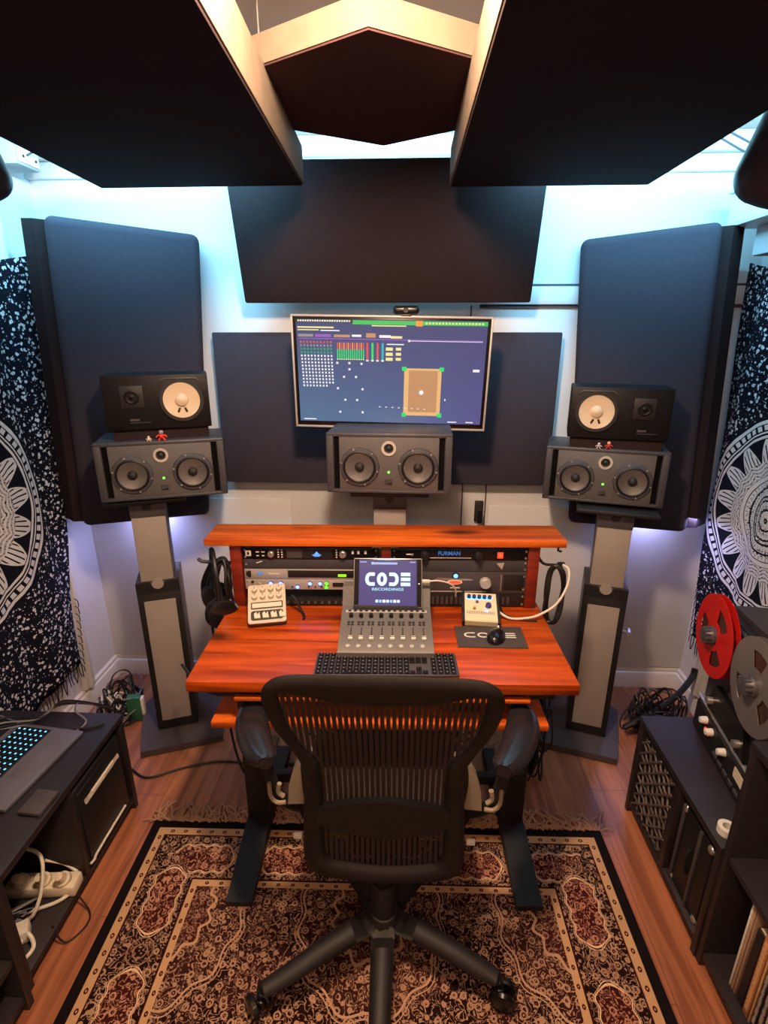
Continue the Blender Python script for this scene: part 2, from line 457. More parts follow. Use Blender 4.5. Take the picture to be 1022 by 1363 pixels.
def tapestry(label, x, sgn, pts_back, ztop, zbot, y0, cy, cz, Rm, edge_droop):
    t = thing('tapestry', label, 'tapestry', (x + sgn*.048, 0, 0), 0, 'mandala tapestries on the side walls')
    m = MB(); ny, nz = 70, 46; vs = []; fs = []
    for j in range(nz+1):
        v = j/nz
        yb = pts_back[0]*(1-v) + pts_back[1]*v        # v=0 bottom
        for i in range(ny+1):
            u = i/ny
            y = y0 + (yb-y0)*u
            zt = ztop - edge_droop*math.sin(PI*min(1, max(0, (yb-y)/1.0)))
            zb = zbot + .02*math.sin(y*7)
            z = zb + (zt-zb)*v
            xx = sgn*(.012 + .010*math.sin(y*17 + v*2) + .006*math.sin(y*41 + v*5))
            vs.append((xx, y, z))
    W = ny+1
    for j in range(nz):
        for i in range(ny): fs.append([j*W+i, j*W+i+1, (j+1)*W+i+1, (j+1)*W+i])
    m.add(vs, fs, 0, True)
    o = m.build('cloth', tapestry_mat('mandala_print', cy, cz, Rm, 1), t)
    so = o.modifiers.new('thickness', 'SOLIDIFY'); so.thickness = .003
    f = MB()
    for i in range(0, 120):
        y = y0 + (pts_back[0]-y0)*i/119
        z = zbot + .02*math.sin(y*7)
        f.tube([(sgn*.014, y, z+.004), (sgn*(.016), y+random.uniform(-.006, .006), z-.03), (sgn*.014, y+random.uniform(-.012, .012), z-.06-random.uniform(0, .02))], .0022, 5, sub=2)
    for i in range(0, 10):
        z = zbot + .01 + i*.035; y = pts_back[0]*(1-i*.02) + pts_back[1]*i*.02
        f.tube([(sgn*.014, y-.004, z), (sgn*.016, y+.012, z-.02), (sgn*.014, y+.016, z-.05)], .002, 5, sub=2)
    f.build('fringe', 'fabric_black', t)
    return t
tapestry('black tapestry with white mandala, frayed bottom corner, behind the laptop', XL, 1, (2.05, 2.31), 2.06, .29, -.3, 1.60, 1.145, .42, .08)
tapestry('black tapestry with white mandala on the wall behind the red tape reel', XR, -1, (2.26, 2.41), 2.02, .40, -.3, 1.95, 1.08, .385, .08)

# ------------------------------------------------------------------ rug
def rug_mat(hw, hl):
    m = Mat('oriental_rug_pile', .95, spec=.1)
    x, y = m.x, m.y
    ex = hw - x.abs(); ey = hl - y.abs(); e = ex.min(ey)
    along = (ex.lt(ey)) * y + (1.0 - ex.lt(ey)) * x
    nz = m.noise(34.0, m.vec(x, y, 0.0), 2, .5, .8)
    curl = ((nz*7).fract() - .5).abs()
    line = curl.lt(.11)
    v1 = m.voro(34.0, m.vec(x, y, .3), rnd=.9)
    fl_ring = v1.band(.22, .36); fl_dot = v1.lt(.10)
    v2 = m.voro(70.0, m.vec(x, y, 1.3))
    bud = v2.lt(.24)
    flo = line.max(fl_ring).max(fl_dot).max(bud * .7)
    D = (34, 14, 15); GOLD = (196, 154, 122); RED = (84, 30, 28); TAN = (152, 114, 92)
    big = m.noise(5.0, m.vec(x, y, 4.0), 1)
    ground = m.mix(big.gt(.55), D, (50, 22, 22))
    field = m.mix(flo, ground, m.mix(big, GOLD, TAN))
    # field medallions
    px = ((x / .62 + .5).fract() - .5).abs() * .62; py = ((y / .70 + .18).fract() - .5).abs() * .70
    wr = (px*px*1.25 + py*py*.8).sqrt() + ((px.atan2(py + .0001) * 12).cos()) * .010
    field = m.mix(wr.band(.238, .244).max(wr.band(.252, .255)).max(wr.band(.12, .13)), field, GOLD)
    field = m.mix(wr.lt(.12) * .35, field, RED)
    field = m.mix(wr.band(.13, .235) * (1.0 - flo) * .6, field, (68, 34, 29))
    # main border with cartouches
    bc = e - .152; per = .31
    al = ((along / per + .42).fract() - .5) * per
    ax = (al.abs() - .060).max(0.0)
    cd = (ax*ax + bc*bc).sqrt() + ((al * 130).cos()) * .0035
    cart = m.mix(flo, (64, 22, 21), m.mix(big, GOLD, (176, 106, 84)))
    bord = m.mix(flo, D, m.mix(big, GOLD, TAN))
    bord = m.mix(cd.lt(.050), bord, cart)
    bord = m.mix(cd.band(.046, .0495).max(cd.band(.052, .0535)), bord, (232, 196, 156))
    al2 = (al.abs() - per/2).abs()
    rd = (al2*al2 + bc*bc).sqrt()
    bord = m.mix(rd.band(.018, .022).max(rd.band(.036, .040)), bord, TAN)
    # guard stripes
    dots = lambda off, c: (((along/.048 + off).fract() - .5)*.048).abs()
    d1 = dots(0, 0); ee = (e - .048).abs(); g1 = ((d1*d1*1.0 + ee*ee*1.8).sqrt()).band(.003, .008)
    ee2 = (e - .239).abs(); g2 = ((d1*d1 + ee2*ee2*1.8).sqrt()).band(.002, .007)
    col = m.mix(e.lt(.250), field, m.mix(g2, (204, 160, 118), (70, 24, 20)))
    col = m.mix(e.lt(.228), col, (52, 16, 16))
    col = m.mix(e.lt(.222), col, bord)
    col = m.mix(e.lt(.067), col, (60, 20, 18))
    col = m.mix(e.lt(.062), col, m.mix(g1, (204, 160, 118), (70, 24, 20)))
    col = m.mix(e.lt(.034), col, (24, 16, 18))
    m.color(col); m.bump(m.noise(500.0), .003, .5)
    return m.m
HW, HL = .832, 1.25
t = thing('area_rug', 'patterned oriental rug with black edge and fringe under the chair and desk', 'rug', (-.078, 1.515-HL, 0), .9)
MB().bx(-HW, HW, -HL, HL, .001, .010, .003).build('pile', rug_mat(HW, HL), t)
f = MB()
for i in range(420):
    x = -HW + 2*HW*i/419
    a = random.uniform(-.07, .07); L_ = random.uniform(-.01, .085)
    f.tube([(x, HL-.005, .006), (x+a*.4, HL+L_*.5, .014+random.uniform(0, .012)), (x+a, HL+L_, .011)], .0030, 5, sub=2)
f.build('fringe', 'fringe_yarn' if 'fringe_yarn' in K else plain('fringe_yarn', (176, 136, 108), .9), t)
K['tweeter_pale'] = plain('tweeter_pale', (176, 166, 158), .5)
K['port_black'] = plain('port_black', (6, 5, 6), .9, spec=.1)
# ------------------------------------------------------------------ loudspeakers
def ring(mb, cx, cz, r0, r1, y0, y1, mi=0, seg=32):
    """flat washer facing -Y"""
    mb.lathe([(r0, 0), (r1, 0), (r1, y1-y0), (r0, y1-y0), (r0, 0)], (cx, y0, cz), (0, -1, 0), seg, mi)
def woofer(parent, cx, cz, r):
    m = MB(); n = 8
    m.lathe([(r*.84, .006), (r*.88, .008), (r*1.03, .006), (r*1.07, 0), (r*.84, 0), (r*.84, .006)], (cx, 0, cz), (0, -1, 0), 12, 0, False)
    w = m.build('woofer_rim', 'cab_grey', parent)
    m = MB()
    m.lathe([(r*.72, .004), (r*.74, .009), (r*.80, .013), (r*.87, .009), (r*.90, 0), (r*.72, 0), (r*.72, .004)], (cx, 0, cz), (0, -1, 0), 40)
    m.build('surround', 'rubber', w)
    m = MB()
    m.lathe([(r*.20, .0005), (r*.4, .0028), (r*.6, .0058), (r*.75, .0095)], (cx, 0, cz), (0, -1, 0), 40, cap=False)
    m.build('cone', 'cone', w)
    m = MB(); m.lathe([(r*.25, .001), (r*.24, .009), (r*.17, .015), (0, .018)], (cx, 0, cz), (0, -1, 0), 24)
    m.build('dust_cap', 'black', w)
    m = MB()
    for k in range(6):
        a = 2*PI*k/6 + PI/6 + .3
        m.cyl((cx + r*.98*math.cos(a), -.006, cz + r*.98*math.sin(a)), (cx + r*.98*math.cos(a), -.0095, cz + r*.98*math.sin(a)), .0035, seg=8)
    m.build('rim_screw', 'silver', w)
def toward(p, f):
    return (p[0]*f, p[1]*f, 1.75+(p[2]-1.75)*f)
def twin(name, label, loc, rz, group, f=1.0):
    t = thing(name, label, 'speaker', toward(loc, f), rz, group); t.scale = (f, f, f)
    W, H, D = .48, .235, .25
    m = MB()
    m.bx(-W/2, W/2, .012, D, 0, H, .010)
    m.bx(-W/2, W/2, 0, .03, H-.016, H, .005); m.bx(-W/2, W/2, 0, .03, 0, .014, .005)
    for s in (-1, 1): m.bx(s*(W/2-.028), s*W/2, 0, .03, .002, H-.002, .005)
    m.build('cabinet', 'cab_grey', t)
    m = MB(); m.bx(-.19, .19, .001, .014, .013, H-.015, .002); m.build('baffle', 'baffle', t)
    for s in (-1, 1):
        m = MB(); m.bx(s*.191, s*.211, .0105, .0125, .016, H-.018, 0); m.build('bass_port', 'port_black', t)
    woofer(t, -.112, .105, .073); woofer(t, .112, .105, .073)
    m = MB(); ring(m, 0, .178, .0185, .028, .0, .004); w = m.build('tweeter_ring', 'tweeter_pale', t)
    m = MB(); m.lathe([(.0175, 0), (.0165, .002), (.011, .001), (.009, .004), (0, .007)], (0, 0, .178), (0, -1, 0), 20)
    m.build('tweeter_dome', 'black', w)
    m = MB(); m.lathe([(.0045, 0), (.004, .002), (0, .003)], (0, .001, .085), (0, -1, 0), 12); m.build('power_light', 'led_green', t)
    m = MB(); m.bx(-.013, .013, -.001, .001, .036, .056, .0004); m.bx(-.010, -.002, -.0018, .001, .040, .052, 0, 1); m.bx(.001, .010, -.0018, .001, .043, .052, 0, 1)
    m.build('badge', ['black', 'stand_grey'], t)
    m = MB()
    for x in (-.19, .19):
        for y in (.05, .20): m.cyl((x, y, -.006), (x, y, .002), .012, seg=10)
    m.build('foot_pad', 'rubber', t)
    return t
G = 'twin-woofer studio monitors'
ZL, ZR, ZM = 1.118, 1.062, 1.160
FL, FR, FM = .96, .93, .95
twin('studio_monitor', 'charcoal twin-woofer speaker carrying a small white-coned speaker, on the left-hand stand', (-.966, 2.020, ZL), 18.5, G, FL)
twin('studio_monitor', 'charcoal twin-woofer speaker carrying a small white-coned speaker, on the right-hand stand', (.829, 2.205, ZR), -16, G, FR)
twin('studio_monitor', 'charcoal twin-woofer speaker under the computer monitor, nothing on top', (-.067, 1.985, ZM), -2, G, FM)

def bookshelf(label, loc, rz, s, f):
    """s=+1: woofer on the right"""
    t = thing('bookshelf_speaker', label, 'speaker', toward(loc, f), rz, 'black speakers with white cones'); t.scale = (f, f, f)
    W, H, D = .382, .205, .20
    m = MB(); m.bx(-W/2, W/2, .006, D, 0, H, .004); m.bx(-W/2, W/2, 0, .008, 0, H, .003); m.build('cabinet', 'ns_black', t)
    cx, cz, r = s*.088, .108, .074
    m = MB(); ring(m, cx, cz, r*.92, r*1.10, 0, .009, seg=40); w = m.build('woofer_frame', 'black', t)
    m = MB(); m.lathe([(r*.28, .0008), (r*.5, .0028), (r*.8, .0060), (r*.93, .0085)], (cx, 0, cz), (0, -1, 0), 40, cap=False); m.build('cone', 'white_cone', w)
    m = MB(); m.lathe([(r*.34, .001), (r*.31, .009), (r*.17, .016), (0, .018)], (cx, 0, cz), (0, -1, 0), 28); m.build('dust_cap', 'white_cone', w)
    m = MB()
    for q in (-1, 1):
        M = Matrix.Rotation(R(q*-24), 4, 'Y')
        m.box((cx + q*.013, -.0050, cz-.038), (.008, .004, .019), .001, M=M)
    m.build('cone_mark', 'black', w)
    m = MB(); m.box((cx, -.003, cz+.083), (.12, .004, .004), .001); m.box((cx-.066, -.003, cz+.077), (.018, .004, .004), .001, M=Matrix.Rotation(R(-35), 4, 'Y')); m.box((cx+.066, -.003, cz+.077), (.018, .004, .004), .001, M=Matrix.Rotation(R(35), 4, 'Y'))
    m.build('frame_bar', 'stand_grey', w)
    tx = -s*.090
    m = MB(); m.box((tx, -.002, .125), (.085, .004, .085), .003); w2 = m.build('tweeter_plate', 'black', t)
    m = MB(); m.lathe([(.028, .002), (.022, .004), (.012, -.001), (.010, .003), (0, .006)], (tx, -.003, .125), (0, -1, 0), 24); m.build('tweeter_dome', 'ns_black', w2)
    m = MB(); m.box((tx+.0, -.001, .038), (.034, .002, .008), 0); m.box((tx+.02, -.001, .027), (.075, .002, .002), 0, 0); m.build('nameplate', 'stand_grey', t)
    m = MB(); m.cyl((-s*(W/2+.001), D*.6, .03), (-s*(W/2+.012), D*.6, .03), .006, seg=8); m.build('side_plug', 'black', t)
    return t
bookshelf('small black speaker, white cone at its right end, on the left-hand twin-woofer speaker', (-.966, 2.055, ZL+.235+.042), 21, 1, FL)
bookshelf('small black speaker, white cone at its left end, on the right-hand twin-woofer speaker', (.858, 2.205, ZR+.235+.042), -15, -1, FR)
def iso(label, loc, rz, f):
    t = thing('isolation_pad', label, 'speaker pad', toward(loc, f), rz, 'foam pads under the small speakers'); t.scale = (f, f, f)
    m = MB(); m.prism([(.012, 0), (.22, 0), (.22, .041), (.020, .041)], -.175, .175, 'yz'); m.build('foam_block', 'fabric_black', t)
    m = MB(); m.bx(-.172, .172, .022, .218, .0405, .0418, 0); m.build('top_sheet', 'rubber', t)
iso('black foam pad between the left-hand twin-woofer speaker and the small one', (-.966, 2.052, ZL+.235), 20, FL)
iso('black foam pad between the right-hand twin-woofer speaker and the small one', (.858, 2.202, ZR+.235), -15.5, FR)
def toy(name, label, loc, rz, c1, c2, s=1.0):
    t = thing(name, label, 'figurine', toward(loc, FL if loc[0] < 0 else FR), rz)
    a = plain(name+'_paint', c1, .6); b = plain(name+'_accent', c2, .6)
    m = MB(); m.sphere((0, 0, .017*s), .0085*s, sz=1.15)
    for q in (-1, 1):
        m.tube([(q*.004*s, 0, .012*s), (q*.009*s, -.001, .005*s), (q*.012*s, -.003*s, .0015*s)], .0035*s, 6, sub=2)
        m.tube([(q*.006*s, 0, .021*s), (q*.014*s, -.001, .019*s), (q*.018*s, -.002*s, .013*s)], .003*s, 6, sub=2)
    m.build('body', a, t)
    m = MB(); m.sphere((0, -.001, .031*s), .0085*s); m.build('head', b, t)
def fr(loc, rz, x, y, z):
    c, s = math.cos(R(rz)), math.sin(R(rz)); return (loc[0]+c*x-s*y, loc[1]+s*x+c*y, loc[2]+z)
toy('red_figurine', 'tiny red toy figure sitting on the left-hand twin-woofer speaker', fr((-.966, 2.02, ZL+.235), 18.5, .012, .003, 0), 18, (205, 50, 36), (150, 130, 130))
toy('white_figurine', 'tiny cream toy beside the red figure on the left-hand speaker', fr((-.966, 2.02, ZL+.235), 18.5, -.035, .002, 0), 18, (225, 205, 170), (225, 205, 170), .5)
toy('pink_figurine', 'tiny pink-faced toy on the right-hand twin-woofer speaker', fr((.829, 2.205, ZR+.235), -16, .003, .003, 0), -10, (170, 50, 50), (236, 150, 140), .75)
toy('grey_figurine', 'tiny pale grey toy left of the pink one on the right-hand speaker', fr((.829, 2.205, ZR+.235), -16, -.035, .002, 0), -16, (190, 180, 180), (200, 190, 190), .6)

def stand(label, loc, rz, s, zt, x0, x1, fy, zc):
    t = thing('speaker_stand', label, 'speaker stand', loc, rz, 'pillar speaker stands')
    m = MB(); m.prism([(x0, fy), (x1, fy), (x1+.02, .20), (x1-.04, .30), (x0+.04, .30), (x0-.02, .20)], .002, .034, 'xy'); m.build('base_plate', 'plate', t)
    W, D = .170, .19
    m = MB(); m.bx(-W/2, W/2, .008, D, .034, zc, .004); m.build('column', 'stand_grey', t)
    # front frame with the round notch and the pale panel
    m = MB()
    m.bx(-W/2, W/2, -.006, .010, .040, zc-.05, .002)
    poly = [(-W/2, zc-.051), (-W/2, zc-.002), (-.030, zc-.002), (-.030, zc-.012)]
    for k in range(9):
        a = PI + PI*k/8; poly.append((.026*math.cos(a), zc-.014 + .026*math.sin(a)))
    poly += [(.030, zc-.012), (.030, zc-.002), (W/2, zc-.002), (W/2, zc-.051)]
    m.prism(poly, -.006, .010)
    m.build('front_frame', 'black', t)
    m = MB(); m.bx(-W/2+.023, W/2-.023, -.010, -.002, .085, zc-.085, .002); m.build('front_panel', 'stand_beige', t)
    m = MB(); m.bx(-.064, .064, .012, .028, zc-.05, zt-.085, .003); m.cyl((0, .002, zc-.014), (0, .014, zc-.014), .023, seg=20); m.build('mast_face', 'stand_beige', t)
    m = MB(); m.bx(-.066, .066, .024, .13, zc-.02, zt-.085, .003); m.build('mast', 'stand_grey', t)
    m = MB(); m.bx(-.066, .066, .006, .13, zt-.085, zt-.018, .003); m.lathe([(.018, 0), (.018, .003)], (0, .007, zt-.040), (0, -1, 0), 16, 1)
    m.build('top_bracket', ['stand_grey', 'black'], t)
    m = MB(); m.bx(-.15, .15, -.03, .25, zt-.024, zt-.007, .004); m.build('top_plate', 'black', t)
    m = MB(); m.bx(-.03, .03, .01, .05, .036, .044, .002); m.build('base_clip', 'stand_beige', t)
    return t
stand('dark pillar stand with pale front panel, left of the desk', (-1.032, 1.975, 0), 20, 1, 1.75+(ZL-1.75)*FL-.007, -.15, .19, -.125, .770)
st = stand('dark pillar stand with pale front panel and clamp, right of the desk', (.826, 2.010, 0), -17, 1, 1.75+(ZR-1.75)*FR-.007, -.19, .13, -.125, .765)
m = MB(); m.cyl((.085, .06, .545), (.125, .05, .545), .007, seg=10); m.cyl((.118, .035, .545), (.118, .075, .545), .011, seg=10); m.build('clamp', 'silver', st)
st = stand('pillar stand behind the desk holding the speaker under the monitor', (-.062, 1.97, 0), 0, 1, 1.75+(ZM-1.75)*FM-.007, -.16, .16, -.10, .83)

# ------------------------------------------------------------------ computer monitor
t = thing('computer_monitor', 'wide flat monitor showing an audio mixing program, above the desk', 'monitor', (-.0685, 2.105, 1.396), -1.0)
t.rotation_euler = (R(5), R(.9), R(-1.0))
MW, MH = .738, .415
m = MB(); m.bx(-MW/2, MW/2, 0, .03, 0, MH, .006); m.bx(-.2, .2, .03, .05, .08, .32, .01); m.build('housing', 'gloss_black', t)
m = MB()
for a in ((-MW/2-.003, MW/2+.003, -.004, .012, -.003, .004), (-MW/2-.003, MW/2+.003, -.004, .012, MH-.004, MH+.003), (-MW/2-.003, -MW/2+.004, -.004, .012, 0, MH), (MW/2-.004, MW/2+.003, -.004, .012, 0, MH)):
    m.bx(*a, .001)
m.build('bezel', 'silver_paint', t)
S0, S1, T0, T1 = -MW/2+.016, MW/2-.016, .022, MH-.012
def scr_mat():
    m = Mat('screen_background', .25)
    u = (m.x - S0)/(S1-S0); v = (m.z - T0)/(T1-T0)
    c = m.mix(u, (84, 96, 138), (86, 84, 138)); c = m.mix((1.0-v)*(1.0-u)*.9, c, (84, 118, 150)); c = m.mix(v*.6, c, (62, 64, 98))
    m.color((20, 20, 30)); m.emit(c, .95); return m.m
m = MB(); m.bx(S0, S1, -.002, .001, T0, T1); scr = m.build('screen', scr_mat(), t)
UI = {}
def ui(c, st=1.0):
    k = (c, st)
    if k not in UI: UI[k] = glow('screen_colour', c, st)
    return UI[k]
PAL = [(60, 190, 90), (235, 225, 150), (235, 235, 240), (150, 90, 190), (220, 80, 80), (40, 170, 110), (150, 140, 140), (190, 140, 100), (226, 180, 120), (40, 220, 110), (240, 150, 60), (30, 40, 60), (120, 150, 190), (50, 180, 190)]
m = MB()
def q(u0, u1, v0, v1, c, lay=0):
    m.bx(S0+(S1-S0)*u0, S0+(S1-S0)*u1, -.0028-lay*.0003, -.0018, T1-(T1-T0)*v1, T1-(T1-T0)*v0, 0, c)
q(0, .3, 0, .03, 11); q(.30, 1, .008, .045, 0); q(.63, .665, .005, .055, 10, 1); q(.4, .58, .05, .06, 1, 1)
for i in range(22): q(.01+i*.0128, .019+i*.0128, .008, .024, 2 if i % 3 else 1, 1)
for i in range(18): q(.68+i*.017, .69+i*.017, .018, .034, 1, 1)
q(.008, .20, .070, .084, 1); q(.008, .12, .096, .106, 1); q(.13, .23, .10, .11, 2)
q(.01, .09, .14, .165, 6); q(.10, .185, .14, .165, 3); q(.20, .285, .142, .166, 7); q(.295, .345, .14, .16, 2)
q(.37, .42, .125, .165, 7); q(.44, .5, .14, .165, 2); q(.5, .56, .148, .17, 1)
q(.01, .98, .178, .186, 3); q(.6, .98, .188, .193, 2); q(.592, .602, .18, .2, 2, 1)
for r_ in range(14):
    for c_ in range(10):
        if r_ == 13 and c_ > 7: continue
        col = {0: 4, 1: 6, 2: 5, 3: 5}.get(r_, 2)
        u = .022+c_*.0178 + r_*.0006; v = .215+r_*.0325
        q(u-.0042, u+.0042, v-.009, v+.009, col)
for i in range(13):
    u = .215+i*.0115
    q(u, u+.006, .215, .28, 10 if i % 2 else 4); q(u, u+.006, .28, .37, 9); q(u-.001, u+.007, .37, .378, 1)
for i, c in enumerate((4, 9, 4, 13)):
    u = .372+i*.027; q(u, u+.010, .215, .38, c); q(u-.002, u+.012, .375, .39, 2)
for i in range(3):
    q(.475, .512, .255+i*.048, .285+i*.048, 1); q(.528, .556, .255+i*.048, .282+i*.048, 1)
q(.48, .57, .22, .23, 2)
for u, v in ((.215, .41), (.28, .41), (.345, .415), (.28, .47), (.25, .545), (.315, .545), (.215, .66), (.35, .665), (.255, .775), (.32, .775), (.225, .90), (.35, .90)):
    q(u-.0055, u+.0055, v-.010, v+.010, 2)
for i in range(8): q(.44+i*.035, .45+i*.035, .835+i*.002, .842+i*.002, 2, 3)
q(.575, .775, .45, .92, 8); q(.60, .755, .47, .885, 7, 1)
for u, v in ((.575, .455), (.775, .455), (.578, .915), (.773, .915)): q(u-.012, u+.012, v-.02, v+.02, 9, 2)
m.lathe([(.010, 0), (.0, .0008)], (S0+(S1-S0)*.67, -.003, T1-(T1-T0)*.685), (0, -1, 0), 16, 2)
q(.94, .975, .45, .475, 2); q(.797, .803, .745, .765, 2)
q(.02, .09, .975, .985, 2); q(.82, .87, .975, .985, 2); q(.92, .96, .975, .985, 2)
m.build('screen_graphics', [ui(c, .95) for c in PAL], scr)
m = MB(); m.bx(-.018, .018, -.005, 0, .006, .013); m.build('maker_mark', 'stand_grey', t)
t2 = thing('monitor_wall_mount', 'black arm bracket between the monitor and the wall panel', 'bracket', (-.068, 2.34, 1.60))
m = MB(); m.bx(-.11, .11, -.012, 0, -.11, .11, .003); m.bx(-.03, .03, -.175, -.01, -.03, .03, .004); m.build('bracket', 'black', t2)
t = thing('webcam', 'small black webcam clipped on top of the monitor', 'webcam', (-.008, 2.075, 1.812), -2)
m = MB(); m.box((0, 0, .019), (.096, .026, .030), .012, seg=4); m.build('body', 'gloss_black', t)
m = MB(); m.lathe([(.010, 0), (.009, .002), (.004, .001), (0, .002)], (0, -.013, .019), (0, -1, 0), 16); m.build('lens', 'black', t)
m = MB(); m.bx(-.02, .02, -.012, .05, -.004, .006, .003); m.bx(-.018, .018, .045, .05, -.05, .003, .002); m.build('clip', 'black', t)

# ------------------------------------------------------------------ desk
DX, DY, DZ, DR = -.062, 1.288, .80, 1.6
t = thing('desk', 'red-stained wooden sit-stand desk on black steel legs', 'desk', (DX, DY, 0), DR)
m = MB(); m.bx(-.567, .567, 0, .60, DZ-.036, DZ, .004); m.build('desktop', 'desk_wood', t)
for x in (-.455, .470):
    m = MB(); m.prism([(-.08, .002), (.60, .002), (.60, .03), (.34, .062), (.16, .062), (-.08, .03)], x-.042, x+.042, 'yz'); m.build('foot', 'black', t)
    m = MB(); m.bx(x-.038, x+.038, .20, .29, .06, .52, .004); m.bx(x-.031, x+.031, .207, .283, .5, .745, .003); m.build('leg', 'black', t)
    m = MB(); m.bx(x-.035, x+.035, .02, .56, .735, DZ-.036, .003); m.build('side_bracket', 'black', t)
m = MB(); m.bx(-.46, .47, .23, .27, .70, .745, .003); m.build('crossbar', 'black', t)
m = MB(); m.bx(-.46, .47, .30, .33, .13, .17, .003); m.build('lower_crossbar', 'black', t)
m = MB(); m.bx(-.505, .49, -.005, .18, .642, .664, .003); m.build('lower_shelf', 'desk_edge', t)
for x in (-.42, .41):
    m = MB(); m.bx(x-.012, x+.012, .03, .15, .66, .765, .002); m.build('shelf_hanger', 'black', t)
m = MB(); m.bx(-.43, .43, -.0, .02, .735, .745, .001); m.build('front_rail', 'desk_edge', t)

HX, HY = -.067, 1.735
RZ = 1.6
t = thing('desk_hutch', 'red wooden shelf riser framing two racks at the back of the desk', 'shelf', (HX, HY, DZ), RZ)
m = MB(); m.bx(-.637, .627, -.015, .145, .244, .270, .003); m.build('shelf', 'desk_edge', t)
for x, w in ((-.535, .020), (0, .017), (.522, .020)):
    m = MB(); m.bx(x-w, x+w, 0, .14, .001, .244, .002); m.build('post', 'post_wood', t)
def L2W(x, y, z): return fr((HX, HY, DZ), RZ, x, y, z)
def rack(name, label, x, z0, z1, mat, group='rack units under the shelf', ear=None, depth=.12):
    t = thing(name, label, 'rack unit', L2W(x, .006, z0), RZ, group)
    h = z1-z0-.001
    m = MB(); m.bx(-.2415, .2415, 0, .004, 0, h, .001); m.build('faceplate', mat, t)
    m = MB(); m.bx(-.215, .215, .004, depth, .001, h-.001); m.build('chassis', 'black', t)
    m = MB()
    for sx in (-1, 1):
        for z in ((h*.2, h*.8) if h > .035 else (h*.5,)): m.cyl((sx*.233, 0, z), (sx*.233, -.0025, z), .004, seg=8)
    m.build('rack_screw', 'silver', t)
    return t, h
def knob(parent, x, z, r, d, mat, name='knob', mark=None, mat2='white_mark'):
    m = MB(); m.lathe([(r, 0), (r*.92, d*.9), (r*.8, d), (0, d)], (x, 0, z), (0, -1, 0), 20)
    if mark: m.bx(x-.0008, x+.0008, -d-.0006, -d+.0005, z+r*.2, z+r*.85, 0, 1)
    return m.build(name, [mat, mat2], parent)
LX, RX = -.268, .2615
# left bay, from the top
t, h = rack('audio_interface', 'black rack unit with a blue display, top of the left rack', LX, .187, .232, 'gloss_black')
m = MB(); m.bx(-.232, -.212, -.002, 0, .012, .034, .001); m.bx(-.226, -.218, -.003, 0, .018, .028, 0, 1); m.build('square_key', ['white_mark', 'black'], t)
knob(t, -.140, .022, .012, .014, 'silver', mark=True, mat2='black'); knob(t, .115, .022, .013, .014, 'silver', mark=True, mat2='black')
m = MB(); m.bx(-.085, .075, -.001, 0, .006, .038)
m.build('display', 'stand_grey', t)
m = MB(); m.bx(-.03, .0747, -.0016, -.001, .007, .037); m.build('display_glass', 'black', t)
m = MB(); m.prism([(.012, .020), (.022, .031), (.032, .020)], -.0025, -.001); m.prism([(.008, .016), (.036, .016), (.030, .012), (.014, .012)], -.0025, -.001); m.bx(.006, .038, -.0025, -.001, .017, .019)
m.build('display_emblem', glow('blue_display', (90, 150, 255), 1.6), t)
m = MB()
for x, n in ((-.115, 4), (-.102, 4), (.092, 4)):
    for k in range(n): m.bx(x-.0025, x+.0025, -.0015, 0, .007+k*.009, .011+k*.009)
for x in (-.195, -.175): m.bx(x, x+.012, -.0015, 0, .026, .030); m.bx(x+.002, x+.010, -.0015, 0, .012, .015)
for x in (.150, .170, .195): m.bx(x-.004, x+.004, -.0015, 0, .022, .034)
m.build('legend', 'white_mark', t)
t, h = rack('blank_panel', 'plain dark blanking panel, second from the top of the left rack', LX, .150, .186, 'cab_grey')
m = MB(); m.box((-.185, -.001, .026), (.022, .002, .003), 0, M=Matrix.Rotation(R(-20), 4, 'Y')); m.build('scratch_mark', 'white_mark', t)
t, h = rack('preamp_unit', 'silver rack unit with dark window and green dial, in the left rack', LX, .110, .149, 'silver_paint')
m = MB(); m.bx(-.236, -.218, -.001, 0, .006, .032, .001); m.build('switch_plate', 'black', t)
m = MB(); m.prism([(-.198, .022), (-.186, .029), (-.174, .022), (-.186, .014)], -.0015, 0); m.build('emblem', glow('pale_blue_print', (110, 140, 230), .8), t)
m = MB(); m.bx(-.155, -.115, -.001, 0, .018, .022); m.build('legend', 'white_mark', t)
m = MB(); m.bx(-.085, .160, -.0015, 0, .006, .034, .0005); m.build('window', 'black', t)
m = MB(); m.bx(.095, .125, -.0025, -.001, .010, .020, .001); m.build('level_meter', glow('green_meter', (140, 230, 30), 1.4), t)
k = knob(t, .205, .020, .019, .012, 'black')
m = MB(); m.lathe([(.013, .012), (.013, .0126), (.010, .0126), (.010, .012)], (.205, 0, .020), (0, -1, 0), 20); m.bx(.204, .213, -.0127, -.012, .019, .021); m.build('dial_light', glow('green_dial', (60, 240, 50), 1.8), k)
m = MB()
for k_ in range(3): m.bx(.174, .178, -.0015, 0, .008+k_*.010, .012+k_*.010)
m.build('indicator', 'led_red', t)
t, h = rack('effects_unit', 'silver rack unit lit by blue and green buttons, lowest in the left rack', LX, .068, .109, 'silver_paint')
for x, z, c in ((-.148, .026, 0), (-.112, .026, 0), (-.052, .012, 0), (-.006, .026, 0), (.030, .026, 0), (.052, .012, 1), (.054, .027, 1), (.165, .012, 0), (.184, .027, 0)):
    k = knob(t, x, z, .0075, .006, 'gloss_black', 'button')
    m = MB(); m.lathe([(.0066, .006), (.0055, .0072), (0, .0075)], (x, 0, z), (0, -1, 0), 14); m.build('button_light', [K['led_blue'], glow('green_button', (90, 255, 40), 2.5)][c], k)
m = MB(); m.bx(.075, .150, -.0015, 0, .012, .028); m.build('window', 'black', t)
